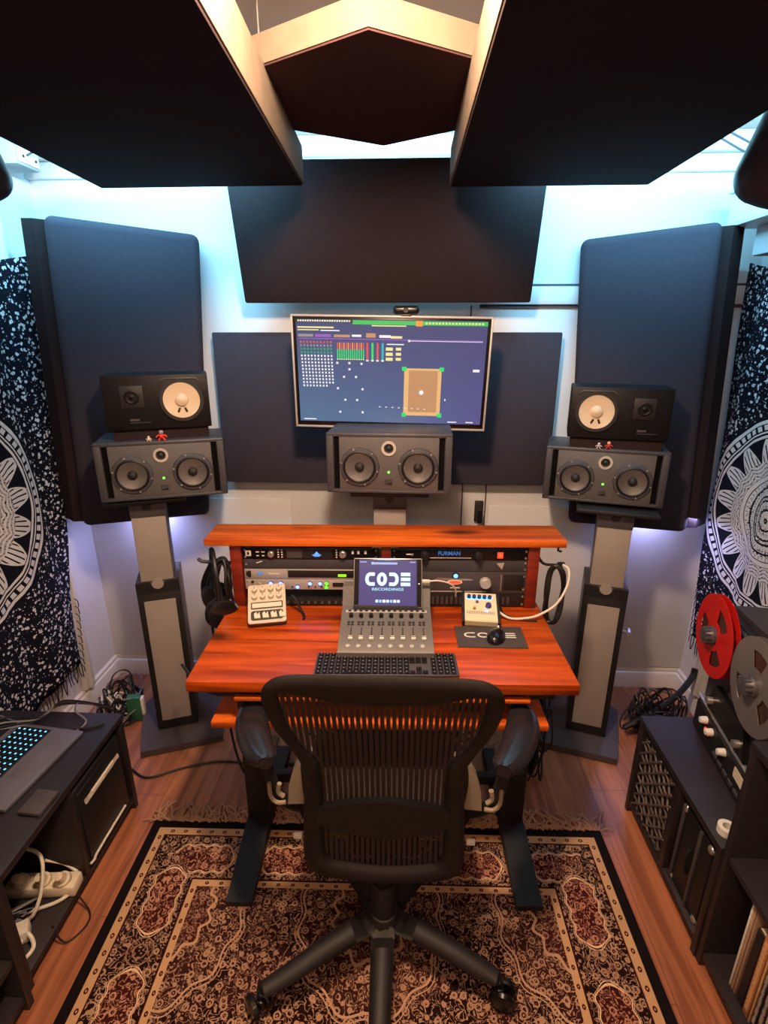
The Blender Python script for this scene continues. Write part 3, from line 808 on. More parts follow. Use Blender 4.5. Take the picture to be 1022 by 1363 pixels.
for x in (-.072, -.058, -.012, .012, .034): knob(t, x, .011, .003, .004, 'black', 'small_knob')
knob(t, -.215, .03, .005, .004, 'black', 'jack'); knob(t, -.19, .02, .006, .005, 'silver', 'jack')
t, h = rack('patch_panel', 'black patch panel lying low behind the desk surface, left rack', LX, .004, .030, 'black')
m = MB()
for i in range(16): m.lathe([(.006, 0), (.005, .003), (.003, .0005)], (-.19+i*.025, 0, .013), (0, -1, 0), 10)
m.build('jack_row', 'stand_grey', t)
# right bay
t, h = rack('power_conditioner', 'black power unit with lettering and a lit red switch, top of the right rack', RX, .187, .232, 'gloss_black')
m = MB(); text_mb(m, 'FURMAN', .020, (-.038, -.0012, .026), FACE, 0, .0005); m.build('lettering', glow('blue_lettering', (70, 130, 215), .55), t)
m = MB(); m.bx(-.19, -.165, -.001, 0, .020, .024); m.bx(-.13, .04, -.001, 0, .008, .0095); m.build('legend', 'white_mark', t)
for x in (-.125, .065):
    m = MB(); m.lathe([(.017, 0), (.017, .012), (.012, .020), (0, .020)], (x, 0, .020), (0, -1, 0), 22); m.bx(x-.003, x+.003, -.026, -.018, .006, .036, .001); m.build('pull_out_lamp', 'black', t)
m = MB(); m.cyl((-.170, 0, .022), (-.170, -.010, .022), .003, seg=8); m.build('toggle', 'silver', t)
m = MB(); m.bx(.128, .154, -.006, 0, .008, .036, .001); m.build('power_switch', 'black', t)
m = MB(); m.bx(.131, .151, -.0075, -.005, .011, .033, .001); m.bx(.136, .146, -.008, -.007, .021, .023, 0, 1); m.build('switch_light', ['led_red', 'white_mark'], t)
t, h = rack('blank_panel', 'plain dark blanking panel between the power unit and the grey amplifier', RX, .144, .186, 'cab_grey')
m = MB(); m.prism([(.13, .032), (.158, .034), (.152, .008)], -.0015, 0); m.build('sticker', 'silver_paint', t)
t, h = rack('amplifier', 'grey two-space rack amplifier with big round dial and red oval badge', RX, .058, .143, 'stand_grey')
m = MB(); m.lathe([(.012, 0), (.012, .004), (0, .006)], (-.012, 0, .070), (0, -1, 0), 20); k = m.build('power_button', 'gloss_black', t)
m = MB(); m.lathe([(.008, .004), (.008, .0064), (0, .007)], (-.012, 0, .070), (0, -1, 0), 16); m.build('button_light', glow('blue_button', (80, 130, 255), 5), k)
def oval(a, b, n=24): return [(a*math.cos(2*PI*i/n), b*math.sin(2*PI*i/n)) for i in range(n)]
m = MB(); m.prism([(x-.014, z+.044) for x, z in oval(.027, .010)], -.002, 0); m.prism([(x-.014, z+.044) for x, z in oval(.022, .006)], -.003, -.001, mi=1); m.build('badge', ['white_mark', 'led_red'], t)
m = MB(); m.prism([(-.09, .052), (-.075, .060), (.04, .056), (.055, .052), (.04, .050), (-.075, .050)], -.0015, 0); m.build('brushed_line', 'silver', t)
m = MB(); m.bx(-.03, .005, -.001, 0, .019, .023); m.bx(-.10, .10, -.001, 0, .006, .0075); m.build('legend', 'white_mark', t)
knob(t, .095, .043, .021, .018, 'silver_paint', 'volume_dial')
m = MB(); m.bx(.150, .153, -.001, 0, .01, .075); m.bx(.16, .235, -.0015, 0, .012, .074, .0005, 1); m.build('ear_plate', ['silver', 'black'], t)
t, h = rack('blank_panel', 'dark vent panel below the grey amplifier, behind the cream synthesizer', RX, .004, .057, 'black')
m = MB()
for i in range(22): m.bx(-.18+i*.017, -.172+i*.017, -.0012, 0, .010, .040)
m.build('vent_slots', 'stand_grey', t)

# ------------------------------------------------------------------ things on the desk
def D2W(x, y, z): return (x, y, z)
t = thing('computer_keyboard', 'black full-size computer keyboard at the front of the desk', 'keyboard', (-.052, 1.372, DZ), 2.0)
KW, KD = .428, .112
m = MB(); m.bx(-KW/2, KW/2, -KD/2, KD/2, .001, .009, .003); m.build('base', 'stand_grey', t)
m = MB(); rows = 6
kx = []
for r_ in range(rows):
    y = -KD/2+.012+r_*.0178
    for i in range(15):
        x = -KW/2+.014+i*.0186
        if r_ == 0 and 4 <= i <= 8:
            if i == 4: m.bx(x-.008, x+.0186*4+.008, y-.0075, y+.0075, .008, .0125, .001)
            continue
        m.bx(x-.0080, x+.0080, y-.0075, y+.0075, .008, .0125, .001)
    for i in range(3):
        if r_ in (2,) or (r_ == 1 and i != 1): continue
        x = .096-.018+i*.0186; m.bx(x-.008, x+.008, y-.0075, y+.0075, .008, .0125, .001)
    for i in range(4):
        x = .142+i*.0186; m.bx(x-.008, x+.008, y-.0075, y+.0075, .008, .0125, .001)
m.build('keys', 'gloss_black', t)
m = MB()
for r_ in range(rows):
    y = -KD/2+.012+r_*.0178
    for i in range(15):
        x = -KW/2+.014+i*.0186; m.bx(x-.002, x+.002, y+.0, y+.004, .0125, .0128)
    for i in range(4):
        x = .142+i*.0186; m.bx(x-.002, x+.002, y, y+.004, .0125, .0128)
m.build('key_legends', 'cable_grey', t)
def code_logo(mb, cx, cz, w, h, st, P, mi=0, th=.0006, letters='CODE'):
    """the four-character mark: C, O, mirrored C, three bars; P(a,b) -> point, b up"""
    lw = w/4*.86; gap = w/4
    def bar(poly):
        vs = [P(a, b, 0) for a, b in poly] + [P(a, b, th) for a, b in poly]; n = len(poly)
        mb.add(vs, [list(range(n))[::-1], [n+i for i in range(n)]] + [[i, (i+1) % n, n+(i+1) % n, n+i] for i in range(n)], mi)
    def arc(cx_, a0, a1, n=20):
        ro, ri = h/2, h/2-st
        for i in range(n):
            q0, q1 = a0+(a1-a0)*i/n, a0+(a1-a0)*(i+1)/n
            sx = lw/h
            bar([(cx_+ro*sx*math.cos(q0), cz+ro*math.sin(q0)), (cx_+ro*sx*math.cos(q1), cz+ro*math.sin(q1)), (cx_+(ro*sx-st)*math.cos(q1), cz+ri*math.sin(q1)), (cx_+(ro*sx-st)*math.cos(q0), cz+ri*math.sin(q0))])
    x = cx-w/2+gap/2
    for i, ch in enumerate('CODE'):
        xc = x+gap*i
        if ch == 'C':
            arc(xc, PI/2, 3*PI/2)
            for s in (-1, 1): bar([(xc, cz+s*h/2), (xc+lw*.45, cz+s*h/2), (xc+lw*.45, cz+s*(h/2-st)), (xc, cz+s*(h/2-st))])
        elif ch == 'O': arc(xc, 0, 2*PI, 32)
        elif ch == 'D':
            arc(xc, -PI/2, PI/2)
            for s in (-1, 1): bar([(xc-lw*.45, cz+s*h/2), (xc, cz+s*h/2), (xc, cz+s*(h/2-st)), (xc-lw*.45, cz+s*(h/2-st))])
        else:
            for s in (-1, 0, 1):
                zc = cz+s*(h/2-st/2); bar([(xc-lw*.46, zc-st/2), (xc+lw*.48, zc-st/2), (xc+lw*.48, zc+st/2), (xc-lw*.46, zc+st/2)])
t = thing('mouse_pad', 'dark mouse pad with white lettering, right of the keyboard', 'mouse pad', (.284, 1.547, DZ), .6)
m = MB(); m.bx(-.112, .112, -.064, .064, .0005, .004, .001); m.build('mat', plain('grey_black_rubber_mat', (62, 54, 54), .8), t)
m = MB(); code_logo(m, 0, .008, .176, .030, .0055, lambda a, b, d: (a, b, .0038+d)); m.build('lettering', 'white_mark', t)
t = thing('computer_mouse', 'black computer mouse resting on the mouse pad', 'mouse', (.302, 1.540, DZ+.004), -20)
m = MB()
b = bmesh.new(); bmesh.ops.create_uvsphere(b, u_segments=24, v_segments=14, radius=1)
for v in b.verts:
    v.co.z = max(v.co.z, -.15)*.024*(1-.2*v.co.y) + .005; v.co.x *= .030*(1-.08*v.co.y); v.co.y *= .050
m.bm(b, 0, True); m.build('body', 'gloss_black', t)
m = MB(); m.lathe([(.006, -.003), (.0065, 0), (.006, .003)], (0, .030, .0235), (1, 0, 0), 14); m.build('wheel', 'silver', t)

t = thing('control_surface', 'grey eight-fader control surface with dock, behind the keyboard', 'mixer', (-.055, 1.402, DZ), 1.6)
prof = [(0, .002), (0, .026), (.006, .032), (.185, .072), (.20, .076), (.235, .135), (.262, .140), (.285, .12), (.285, .002)]
m = MB(); m.prism(prof, -.148, .148, 'yz'); m.build('body', plain('dark_grey_controller', (92, 88, 86), .5, var=.05), t)
sl = math.atan2(.04, .179); SM = Matrix.Rotation(sl, 4, 'X')
def S(x, d): return Vector((x, .006 + d*math.cos(sl), .032 + d*math.sin(sl)))
for i in range(8):
    x = -.1155+i*.033
    m = MB(); m.lathe([(.0075, 0), (.0065, .012), (.005, .014), (0, .014)], S(x, .150), (0, -math.sin(sl), math.cos(sl)), 14); m.build('rotary_knob', 'black', t)
    m = MB(); m.box(S(x+.004, .072), (.0035, .055, .0012), 0, M=SM); sl_o = m.build('fader_slot', 'black', t)
    m = MB(); m.box(S(x+.004, .046)+Vector((0, 0, .005)), (.014, .014, .010), .002, M=SM); m.box(S(x+.004, .046)+Vector((0, 0, .0105)), (.0145, .002, .001), 0, 1, M=SM); m.build('fader_cap', ['white_mark', 'black'], sl_o)
    m = MB(); m.lathe([(.007, 0), (.007, .002), (0, .004)], S(x-.002, .018), (0, -math.sin(sl), math.cos(sl)), 12); m.build('select_button', 'silver_paint', t)
m = MB()
for i in range(8):
    x = -.1155+i*.033
    for a in (0, 1):
        for b_ in (0, 1): m.box(S(x-.006+a*.0125, .112+b_*.011), (.009, .007, .004), .001, M=SM)
m.build('channel_buttons', 'black', t)
m = MB(); m.box(S(0, .176), (.27, .012, .002), .0008, M=SM)
for i in range(14): m.box(S(-.122+i*.0188, .176)+Vector((0, 0, .002)), (.010, .006, .002), .0006, 1, M=SM)
m.build('top_button_strip', ['silver_paint', 'black'], t)
m = MB(); m.box((0, .192, .082), (.22, .022, .018), .004); m.build('tablet_dock', 'cab_grey', t)
t = thing('tablet', 'tablet with blue screen standing in the dock of the control surface', 'tablet', (-.056, 1.583, .883), 1.0)
t.rotation_euler = (R(-29), 0, R(1.0))
m = MB(); m.bx(-.116, .116, 0, .007, 0, .165, .003); m.build('housing', 'silver', t)
m = MB(); m.bx(-.113, .113, -.001, .001, .003, .162, .0004); m.build('glass', 'gloss_black', t)
m = MB(); m.bx(-.097, .097, -.0018, 0, .006, .159); sc = m.build('screen', ui((44, 48, 132), .75), t)
m = MB(); code_logo(m, 0, .094, .158, .045, .0118, lambda a, b, d: (a, -.0018-d, b)); m.build('logo', ui((196, 228, 240), 1.25), sc)
m = MB(); text_mb(m, 'RECORDINGS', .0125, (0, -.0022, .060), FACE @ Matrix.Scale(1.38, 4, (1, 0, 0)), 0, .0003); m.build('logo_text', ui((150, 215, 235), 1.1), sc)
m = MB()
for i in range(7): m.prism(rrect(.0095, .0095, .002, 2, -.036+i*.012, .021), -.003, -.0018, mi=i % 3)
m.build('dock_icons', [ui((200, 225, 250), 1.2), ui((140, 190, 235), 1.1), ui((235, 240, 245), 1.2)], sc)
m = MB(); m.bx(-.095, -.072, -.0025, -.0018, .150, .153); m.bx(.075, .093, -.0025, -.0018, .150, .153); m.prism(rrect(.085, .007, .003, 3, -.01, .147), -.0025, -.0018); m.lathe([(.005, 0), (0, .001)], (-.052, -.0025, .147), (0, -1, 0), 12)
m.build('status_bar', ui((150, 180, 225), 1.0), sc)
m = MB(); m.lathe([(.003, 0), (.003, .001), (0, .001)], (.105, -.001, .08), (0, -1, 0), 10); m.build('home_button', 'silver', t)

def mini_synth(label, loc, rz, tilt, W, D, H, mat, blue):
    t = thing('desktop_synthesizer' if blue else 'desktop_controller', label, 'synthesizer' if blue else 'controller', loc, rz)
    t.rotation_euler = (R(tilt), 0, R(rz))
    return t
t = mini_synth('small pale controller with eight knobs, leaning against the left rack', (-.463, 1.575, DZ+.018), 13, 33, .128, .150, .03, None, False)
m = MB(); m.prism(rrect(.130, .152, .010, 4, 0, .076), -.018, .0, 'xy'); m.build('housing', 'cab_grey', t)
m = MB(); m.prism(rrect(.128, .150, .009, 4, 0, .076), 0, .004, 'xy'); m.build('top_panel', plain('pale_grey_panel', (196, 184, 164), .5, var=.03), t)
for r_ in range(2):
    for i in range(4):
        m = MB(); m.lathe([(.0105, 0), (.009, .012), (.007, .014), (0, .014)], (-.042+i*.028, .128-r_*.028, .004), (0, 0, 1), 14); m.bx(-.043+i*.028, -.041+i*.028, .128-r_*.028, .137-r_*.028, .0175, .0186, 0, 1)
        m.build('knob', [plain('cream_knob', (206, 196, 176), .45), 'black'], t)
m = MB(); m.prism(rrect(.108, .026, .003, 3, 0, .068), .0038, .005, 'xy'); m.prism(rrect(.100, .017, .001, 2, 0, .068), .005, .006, 'xy', 1); m.build('touch_strip', ['black', 'paper'], t)
m = MB(); m.prism(rrect(.108, .036, .008, 4, 0, .030), .0038, .005, 'xy'); m.build('switch_bay', 'black', t)
for i in range(4):
    m = MB(); m.prism([(-.044+i*.028, .036), (-.036+i*.028, .042), (-.032+i*.028, .032), (-.026+i*.028, .042), (-.022+i*.028, .018), (-.042+i*.028, .018)], .005, .009, 'xy'); m.build('switch', 'paper', t)
t = mini_synth('small cream synthesizer with black sides, lit by blue lamps, behind the mouse pad', (.262, 1.612, DZ+.004), -4, 18, .118, .13, .03, None, True)
m = MB(); m.prism([(0, 0), (0, .022), (.004, .026), (.13, .026), (.13, -.034)], -.055, .055, 'yz'); m.build('body', plain('cream_faceplate', (226, 212, 176), .5, var=.03), t)
for s in (-1, 1):
    m = MB(); m.prism([(-.004, -.004), (-.004, .024), (.134, .030), (.134, -.040), (.05, -.016)], s*.0555, s*.0635, 'yz'); m.build('side_cheek', 'black', t)
for i in range(5):
    m = MB(); m.lathe([(.0075, 0), (.0065, .010), (0, .011)], (-.040+i*.018, .108, .026), (0, 0, 1), 12); k = m.build('knob', plain('dark_blue_knob', (40, 40, 90), .4), t)
    m = MB(); m.lathe([(.010, 0), (.010, .0008), (0, .0009)], (-.040+i*.018, .108, .026), (0, 0, 1), 12); m.build('lamp_ring', glow('cyan_lamp', (70, 170, 255), 3), k)
m = MB(); m.lathe([(.011, 0), (.009, .012), (0, .013)], (.026, .068, .026), (0, 0, 1), 14); m.build('big_knob', plain('violet_knob', (60, 50, 110), .4), t)
m = MB(); m.lathe([(.006, 0), (.004, .006), (0, .007)], (-.012, .086, .026), (0, 0, 1), 10); m.lathe([(.006, 0), (.004, .006), (0, .007)], (-.022, .055, .026), (0, 0, 1), 10, 1); m.build('small_knob', [plain('purple_knob', (110, 60, 110), .5), plain('orange_knob', (190, 90, 60), .5)], t)
m = MB()
for i in range(16): m.bx(-.048+i*.006, -.045+i*.006, .030, .044, .026, .0266)
m.bx(-.045, .045, -.0006, 0, -.0, .002)
m.build('key_marks', 'alu', t)
m = MB(); m.box((.018, .045, .0265), (.012, .006, .002), .001); m.build('lit_button', 'led_blue', t)
# a thin white strip card below the front of that synthesizer
# headphones and cables beside the desk
t = thing('headphones', 'black headphones hanging off the left end of the hutch', 'headphones', (-.690, 1.735, .80), 25)
t.scale = (1.12, 1.12, 1.12)
for y, s in ((-.055, -1), (.055, 1)):
    m = MB(); m.lathe([(.030, 0), (.046, .004), (.050, .016), (.044, .026), (.028, .032), (0, .034)], (0, y, .0), (0.15, s, .05), 26); e = m.build('ear_cup', 'gloss_black', t)
    m = MB(); m.lathe([(.024, -.014), (.044, -.012), (.047, 0), (.030, .002)], (0, y, 0), (0.15, s, .05), 26); m.build('ear_pad', 'rubber', e)
m = MB(); pts = [(0, -.062, .03)]
for k in range(9):
    a = R(190 - 200*k/8); pts.append((.0, .075*math.cos(a), .105+.085*math.sin(a)))
pts.append((0, .062, .03))
m.tube(pts, .008, 8, sub=3); m.build('headband', 'rubber', t)
t = thing('headphone_hook', 'black hook on the left post of the hutch holding headphones and cable', 'hook', L2W(-.556, .03, .16), RZ)
m = MB(); m.tube([(0, 0, 0), (-.05, 0, .004), (-.11, 0, .006), (-.125, 0, .018)], .007, 8, sub=4); m.build('arm', 'cab_grey', t)
def cable(name, label, pts, r, mat, cat='cable', group=None, sub=6):
    o = MB().tube(pts, r, 8, sub=sub).build(name, mat); tag(o, label, cat, group); return o
pts = []
for k in range(46):
    a = k*2*PI/9
    pts.append((-.655+.024*math.cos(a)+.006*math.sin(k*1.7), 1.705+.018*math.cos(a*.9)+(k % 3)*.004, .905+.075*math.sin(a)+.01*math.sin(k)))
pts += [(-.62, 1.70, .84), (-.60, 1.69, .81)]
cable('coiled_cable', 'bundle of thin black cable looped over the hook above the headphones', pts, .0062, 'cable', sub=4)
t = thing('cable_hook', 'short black hook on the right post of the hutch', 'hook', L2W(.543, .03, .165), RZ)
m = MB(); m.tube([(0, 0, .03), (.02, -.01, .005), (.06, -.01, 0), (.085, -.01, .003)], .005, 8, sub=4); m.bx(.07, .095, -.016, -.004, -.004, .010, .002); m.build('arm', 'black', t)
t = thing('shelf_hook', 'small black hook under the right end of the hutch shelf', 'hook', L2W(.61, .02, .243), RZ)
m = MB(); m.cyl((0, 0, 0), (0, 0, -.01), .006, seg=8); m.tube([(0, 0, -.01), (0, 0, -.022), (.012, 0, -.026)], .004, 8, sub=3); m.build('hook', 'black', t)
pts = []
for k in range(40):
    a = k*2*PI/9 + PI/2
    pts.append((.535+.030*math.cos(a)+.005*math.sin(k*1.3), 1.74+.010*math.sin(k*2.1), .862+.108*math.sin(a)+.005*math.cos(k*.7)))
cable('coiled_cable', 'coil of thick black cable hanging beside the right end of the hutch', pts, .0065, 'cable', sub=5)
cable('white_cable', 'white cable running across the back of the desk to the black cable coil', [(.30, 1.70, .845), (.36, 1.66, .812), (.43, 1.66, .812), (.48, 1.67, .825), (.53, 1.68, .86), (.565, 1.70, .92), (.57, 1.72, .97), (.55, 1.73, .985)], .0042, 'cable_white')
t = thing('charging_cable', 'white charging cable with plug in the right side of the tablet', 'cable', (.06, 1.625, .962), 0)
m = MB(); m.box((.012, 0, 0), (.026, .010, .012), .003); m.build('plug', 'cable_white', t)
m = MB(); m.tube([(.02, 0, 0), (.05, .01, -.002), (.09, .03, -.02), (.115, .05, -.05), (.12, .07, -.09)], .0028, 8, sub=6); m.build('lead', 'cable_white', t)
cable('black_cable', 'thin black cable dropping from the right rack onto the desk', [(.33, 1.725, .86), (.34, 1.70, .83), (.355, 1.69, .808), (.40, 1.66, .806), (.46, 1.65, .808)], .003, 'cable')
cable('black_cable', 'short black cable behind the eight-knob controller', [(-.405, 1.70, .86), (-.385, 1.69, .845), (-.37, 1.68, .815), (-.355, 1.66, .806), (-.35, 1.63, .806)], .005, 'cable')
for i in range(5):
    cable('black_cable', 'loose black cables hanging down between the left-hand stand and the desk', [(-.760+i*.008, 1.88, .90), (-.800+.014*i, 1.87-.01*i, .80), (-.775+.018*i, 1.86, .66), (-.76+.022*i, 1.85, .52+.02*i), (-.68, 1.80, .40)], .0055, 'cable', group='cables left of the desk')
t = thing('door_handle_latch', 'black lever latch on the back wall above the hutch', 'latch', (.345, YB-.005, .955))
m = MB(); m.bx(-.020, .020, -.012, 0, -.055, .05, .004); m.build('back_plate', 'black', t)
m = MB(); m.cyl((0, -.01, 0), (0, -.045, 0), .009, seg=10); m.box((0, -.05, -.012), (.028, .016, .07), .007); m.build('lever', 'gloss_black', t)
# ------------------------------------------------------------------ office chair
CX = -.048
t = thing('office_chair', 'black mesh-backed office chair on five castors in front of the desk', 'chair', (CX, 1.10, 0))
t['label'] = 'black mesh-backed office chair on five castors in front of the desk'
OFF = Matrix.Translation((-CX, -1.10, 0))
def cm():
    m = MB(); m.T = OFF; return m
BK = [(.30, 1.076), (.42, 1.09), (.6, 1.10), (.8, 1.06), (1.06, .98)]
def Yb(z):
    if z <= BK[0][0]: return BK[0][1]
    for (a, b), (c, d) in zip(BK, BK[1:]):
        if z <= c: return b+(d-b)*(z-a)/(c-a)
    return BK[-1][1]
outR = [(0, 1.040), (.14, 1.040), (.215, 1.034), (.256, 1.012), (.276, .972), (.277, .915), (.258, .832), (.226, .757), (.208, .690), (.213, .573), (.218, .462), (.219, .385), (.196, .338), (.12, .316), (0, .308)]
inR = [(0, .945), (.10, .953), (.175, .976), (.215, .990), (.232, .984), (.235, .940), (.222, .843), (.196, .775), (.164, .729), (.158, .647), (.160, .560), (.160, .437), (.146, .385), (.08, .370), (0, .364)]
def catpts(l, n=4):
    P = [Vector((a, 0, b)) for a, b in l]; return [(p.x, p.z) for p in crom(P, n)]
O_, I_ = catpts(outR), catpts(inR)
full = [(O_[i], I_[i]) for i in range(len(O_))] + [((-O_[i][0], O_[i][1]), (-I_[i][0], I_[i][1])) for i in range(len(O_)-2, 0, -1)]
rows = [((CX+o[0], Yb(o[1]), o[1]), (CX+i[0], Yb(i[1])-.004, i[1]), .014 if o[1] > .7 else .022) for o, i in full]
m = cm(); m.sweep(rows, seg=12); m.build('back_frame', 'chair', t)
def edge_z(x):
    """top and bottom of the inner opening at |x|, and holes through the waist"""
    x = abs(x); top = None; bot = None; segs = []
    for (a, b), (c, d) in zip(I_, I_[1:]):
        if (a-x)*(c-x) <= 0 and a != c: segs.append(b+(d-b)*(x-a)/(c-a))
    return sorted(segs)
m = cm(); n = 33
for i in range(-n, n+1):
    x = i*.0071
    if i % 1: continue
    zs = edge_z(x)
    if len(zs) < 2: continue
    if i % 2: continue
    pairs = [(zs[k], zs[k+1]) for k in range(0, len(zs)-1, 2)]
    for z0, z1 in pairs:
        if z1-z0 < .01: continue
        k = max(2, int((z1-z0)/.04)); w = .0048
        for j in range(k):
            a = z0-.004+(z1-z0+.008)*j/k; b_ = z0-.004+(z1-z0+.008)*(j+1)/k
            ya, yb_ = Yb(a)-.006, Yb(b_)-.006
            X0, X1 = CX+x-w, CX+x+w
            m.add([(X0, ya, a), (X1, ya, a), (X1, yb_, b_), (X0, yb_, b_), (X0, ya+.002, a), (X1, ya+.002, a), (X1, yb_+.002, b_), (X0, yb_+.002, b_)],
                  [[0, 1, 2, 3], [7, 6, 5, 4], [0, 3, 7, 4], [1, 5, 6, 2]])
m.build('back_mesh', 'mesh', t)
m = cm(); P = []
for i in range(-8, 9):
    u = i/8; x = CX + u*.176
    zt_ = .592-.030*abs(u)**1.6; zb_ = .470+.045*abs(u)**1.5-.0
    P.append((x, zb_, zt_))
vs = []; fs = []
for x, zb_, zt_ in P:
    for z, dy in ((zb_, .0), (zb_, -.022), (zt_, -.022), (zt_, .0)): vs.append((x, Yb(z)+dy-.004, z))
for i in range(16):
    for k in range(4): fs.append([i*4+k, i*4+(k+1) % 4, (i+1)*4+(k+1) % 4, (i+1)*4+k])
fs += [[0, 1, 2, 3], [64, 67, 66, 65]]
m.add(vs, fs); m.build('lumbar_pad', 'chair', t)
# band across the opening near the top (forward-lean support)
m = cm()
m.tube([(CX-.19, 1.10, .72), (CX-.21, 1.14, .62), (CX-.20, 1.15, .50), (CX-.12, 1.17, .40)], .018, 8)
m.tube([(CX+.19, 1.10, .72), (CX+.21, 1.14, .62), (CX+.20, 1.15, .50), (CX+.12, 1.17, .40)], .018, 8)
m.tube([(CX-.13, 1.09, .33), (CX, 1.12, .31), (CX+.13, 1.09, .33)], .022, 8)
m.build('back_support', 'chair', t)
# seat
m = cm()
so = rrect(.50, .42, .10, 6, CX, 1.31); si = rrect(.42, .34, .08, 6, CX, 1.31)
rows = []
for (a, b), (c, d) in zip(so, si):
    dz = -.03*max(0, (b-1.42)/.1); rows.append(((a, b, .452+dz), (c, d, .452+dz), .016))
m.sweep(rows, seg=8); sf = m.build('seat_frame', 'chair', t)
m = cm(); m.prism(si, .446, .452, 'xy'); m.build('seat_mesh', 'mesh', t)
for s in (-1, 1):
    X_ = lambda d: CX + s*d
    # pad: far end wide, turned inwards towards the sitter's back
    path = [(.400, 1.345, .022), (.400, 1.32, .040), (.390, 1.26, .047), (.370, 1.20, .047), (.340, 1.14, .044), (.316, 1.103, .037), (.305, 1.085, .018)]
    rows = []
    for d, y, w in path:
        rows.append(((X_(d+w*.95), y-w*.28, .690), (X_(d-w*.95), y+w*.28, .700), .019))
    P1 = crom([Vector(r[0]) for r in rows], 4); P2 = crom([Vector(r[1]) for r in rows], 4)
    m = cm(); m.sweep([(tuple(a), tuple(b_), .019) for a, b_ in zip(P1, P2)], seg=14, closed=False); ar = m.build('armrest', 'pad', t)
    m = cm(); m.tube([(X_(.33), 1.16, .672), (X_(.325), 1.165, .60), (X_(.30), 1.17, .50), (X_(.24), 1.20, .43), (X_(.10), 1.22, .40)], .017, 10); m.build('arm_post', 'chair', t)
    m = cm(); m.box((X_(.335), 1.165, .665), (.07, .10, .014), .005); m.build('armrest_bracket', 'black', ar)
    m = cm(); m.prism([(X_(.232), .655), (X_(.216), .60), (X_(.212), .55), (X_(.222), .512), (X_(.268), .508), (X_(.262), .575), (X_(.248), .625)], 1.135, 1.16); m.build('side_yoke', 'alu', t)
    m = cm(); m.tube([(X_(.318), 1.14, .575), (X_(.316), 1.14, .53), (X_(.300), 1.14, .508), (X_(.275), 1.14, .510)], .006, 8); m.tube([(X_(.292), 1.15, .565), (X_(.296), 1.15, .535), (X_(.282), 1.15, .52)], .007, 8); m.build('tilt_lever', 'alu', t)
    m = cm(); m.box((X_(.238), 1.105, .43), (.024, .01, .016), .002); m.build('white_tag', 'white_mark', t)
m = cm(); m.bx(CX-.10, CX+.10, 1.10, 1.33, .36, .43, .02); m.bx(CX-.22, CX+.22, 1.24, 1.30, .41, .44, .01)
m.build('tilt_mechanism', 'chair', t)
m = cm(); m.cyl((CX, 1.10, .12), (CX, 1.11, .37), .026); m.lathe([(.036, 0), (.034, .12), (.03, .13)], (CX, 1.10, .15)); m.build('gas_column', 'black', t)
m = cm(); m.lathe([(.030, -.01), (.050, 0), (.052, .04), (.040, .062), (.028, .066)], (CX, 1.10, .105)); m.build('hub', 'chair', t)
for k in range(5):
    a = R(270+72*k) + (R(11) if k == 4 else R(-3) if k == 1 else 0)
    c, s_ = math.cos(a), math.sin(a); Rr = .335
    Rr = .362 if k == 4 else .338
    p = lambda d, z: (CX+c*d, 1.10+s_*d, z)
    n_ = (-s_, c)
    def row(d, z, w, h):
        q = p(d, z); return ((q[0]+n_[0]*w, q[1]+n_[1]*w, z), (q[0]-n_[0]*w, q[1]-n_[1]*w, z), h)
    m = cm(); m.sweep([row(.02, .140, .036, .030), row(.10, .138, .032, .028), row(.20, .122, .029, .024), row(.29, .102, .026, .019), row(Rr-.004, .094, .022, .015), row(Rr+.008, .092, .008, .008)], seg=12, closed=False)
    lg = m.build('leg', 'chair', t)
    m = cm()
    cr = R(25+50*k); ux, uy = math.cos(cr), math.sin(cr)
    q = p(Rr+.006, .034)
    for sg in (-1, 1):
        c0 = (q[0]+ux*.010*sg+uy*.012, q[1]+uy*.010*sg-ux*.012, .0355)
        m.lathe([(.012, -.001), (.031, 0), (.0345, .006), (.032, .016), (.010, .021)], c0, (ux*sg, uy*sg, 0), 20)
    m.box((q[0], q[1], .052), (.026, .026, .030), .008); m.cyl((q[0], q[1], .06), (q[0], q[1], .082), .008, seg=8)
    m.build('castor', 'gloss_black', t)

# ------------------------------------------------------------------ low cabinets at both sides
def board_unit(name, label, sgn, xf, xb, y0, y1, ztop, shelves, partitions, group=None, cat='cabinet', back=True):
    """open-fronted unit whose front faces the middle of the room"""
    t = thing(name, label, cat, (xf, y0, 0), 0, group)
    d = abs(xb-xf); s = sgn
    T = .022
    def P(x0, x1, a, b_, c, e, nm, mat='cabinet', bev=.0015):
        m = MB(); m.bx(s*x0, s*x1, a, b_, c, e, bev); return m.build(nm, mat, t)
    L = y1-y0
    P(-.004, d, 0, L, ztop-.024, ztop, 'top', bev=.003)
    P(0, d-.01, .001, T, .001, ztop-.024, 'side_panel'); P(0, d-.01, L-T, L-.001, .001, ztop-.024, 'side_panel')
    P(.003, d-.01, T, L-T, .035, .055, 'bottom_board'); P(.02, .035, T, L-T, .001, .035, 'plinth')
    if back: P(d-.012, d-.006, T, L-T, .055, ztop-.024, 'back_board', 'cabinet_in')
    for z in shelves: P(.003, d-.012, T, L-T, z-.018, z, 'shelf')
    for y in partitions: P(.003, d-.012, y, y+T, .055, ztop-.024, 'partition')
    return t
board_unit('low_cabinet', 'low black open cabinet on the left carrying the laptop', -1, -1.030, -1.50, .94, 1.575, .43, [], [.30])
board_unit('low_cabinet', 'low black open cabinet on the right, between the tape machine and floor', 1, .868, 1.395, 1.115, 1.645, .43, [], [.235])
board_unit('shelf_unit', 'tall dark open shelf unit at the near left edge of the room', -1, -1.005, -1.50, .20, .925, .80, [.46, .20], [], cat='shelf unit')
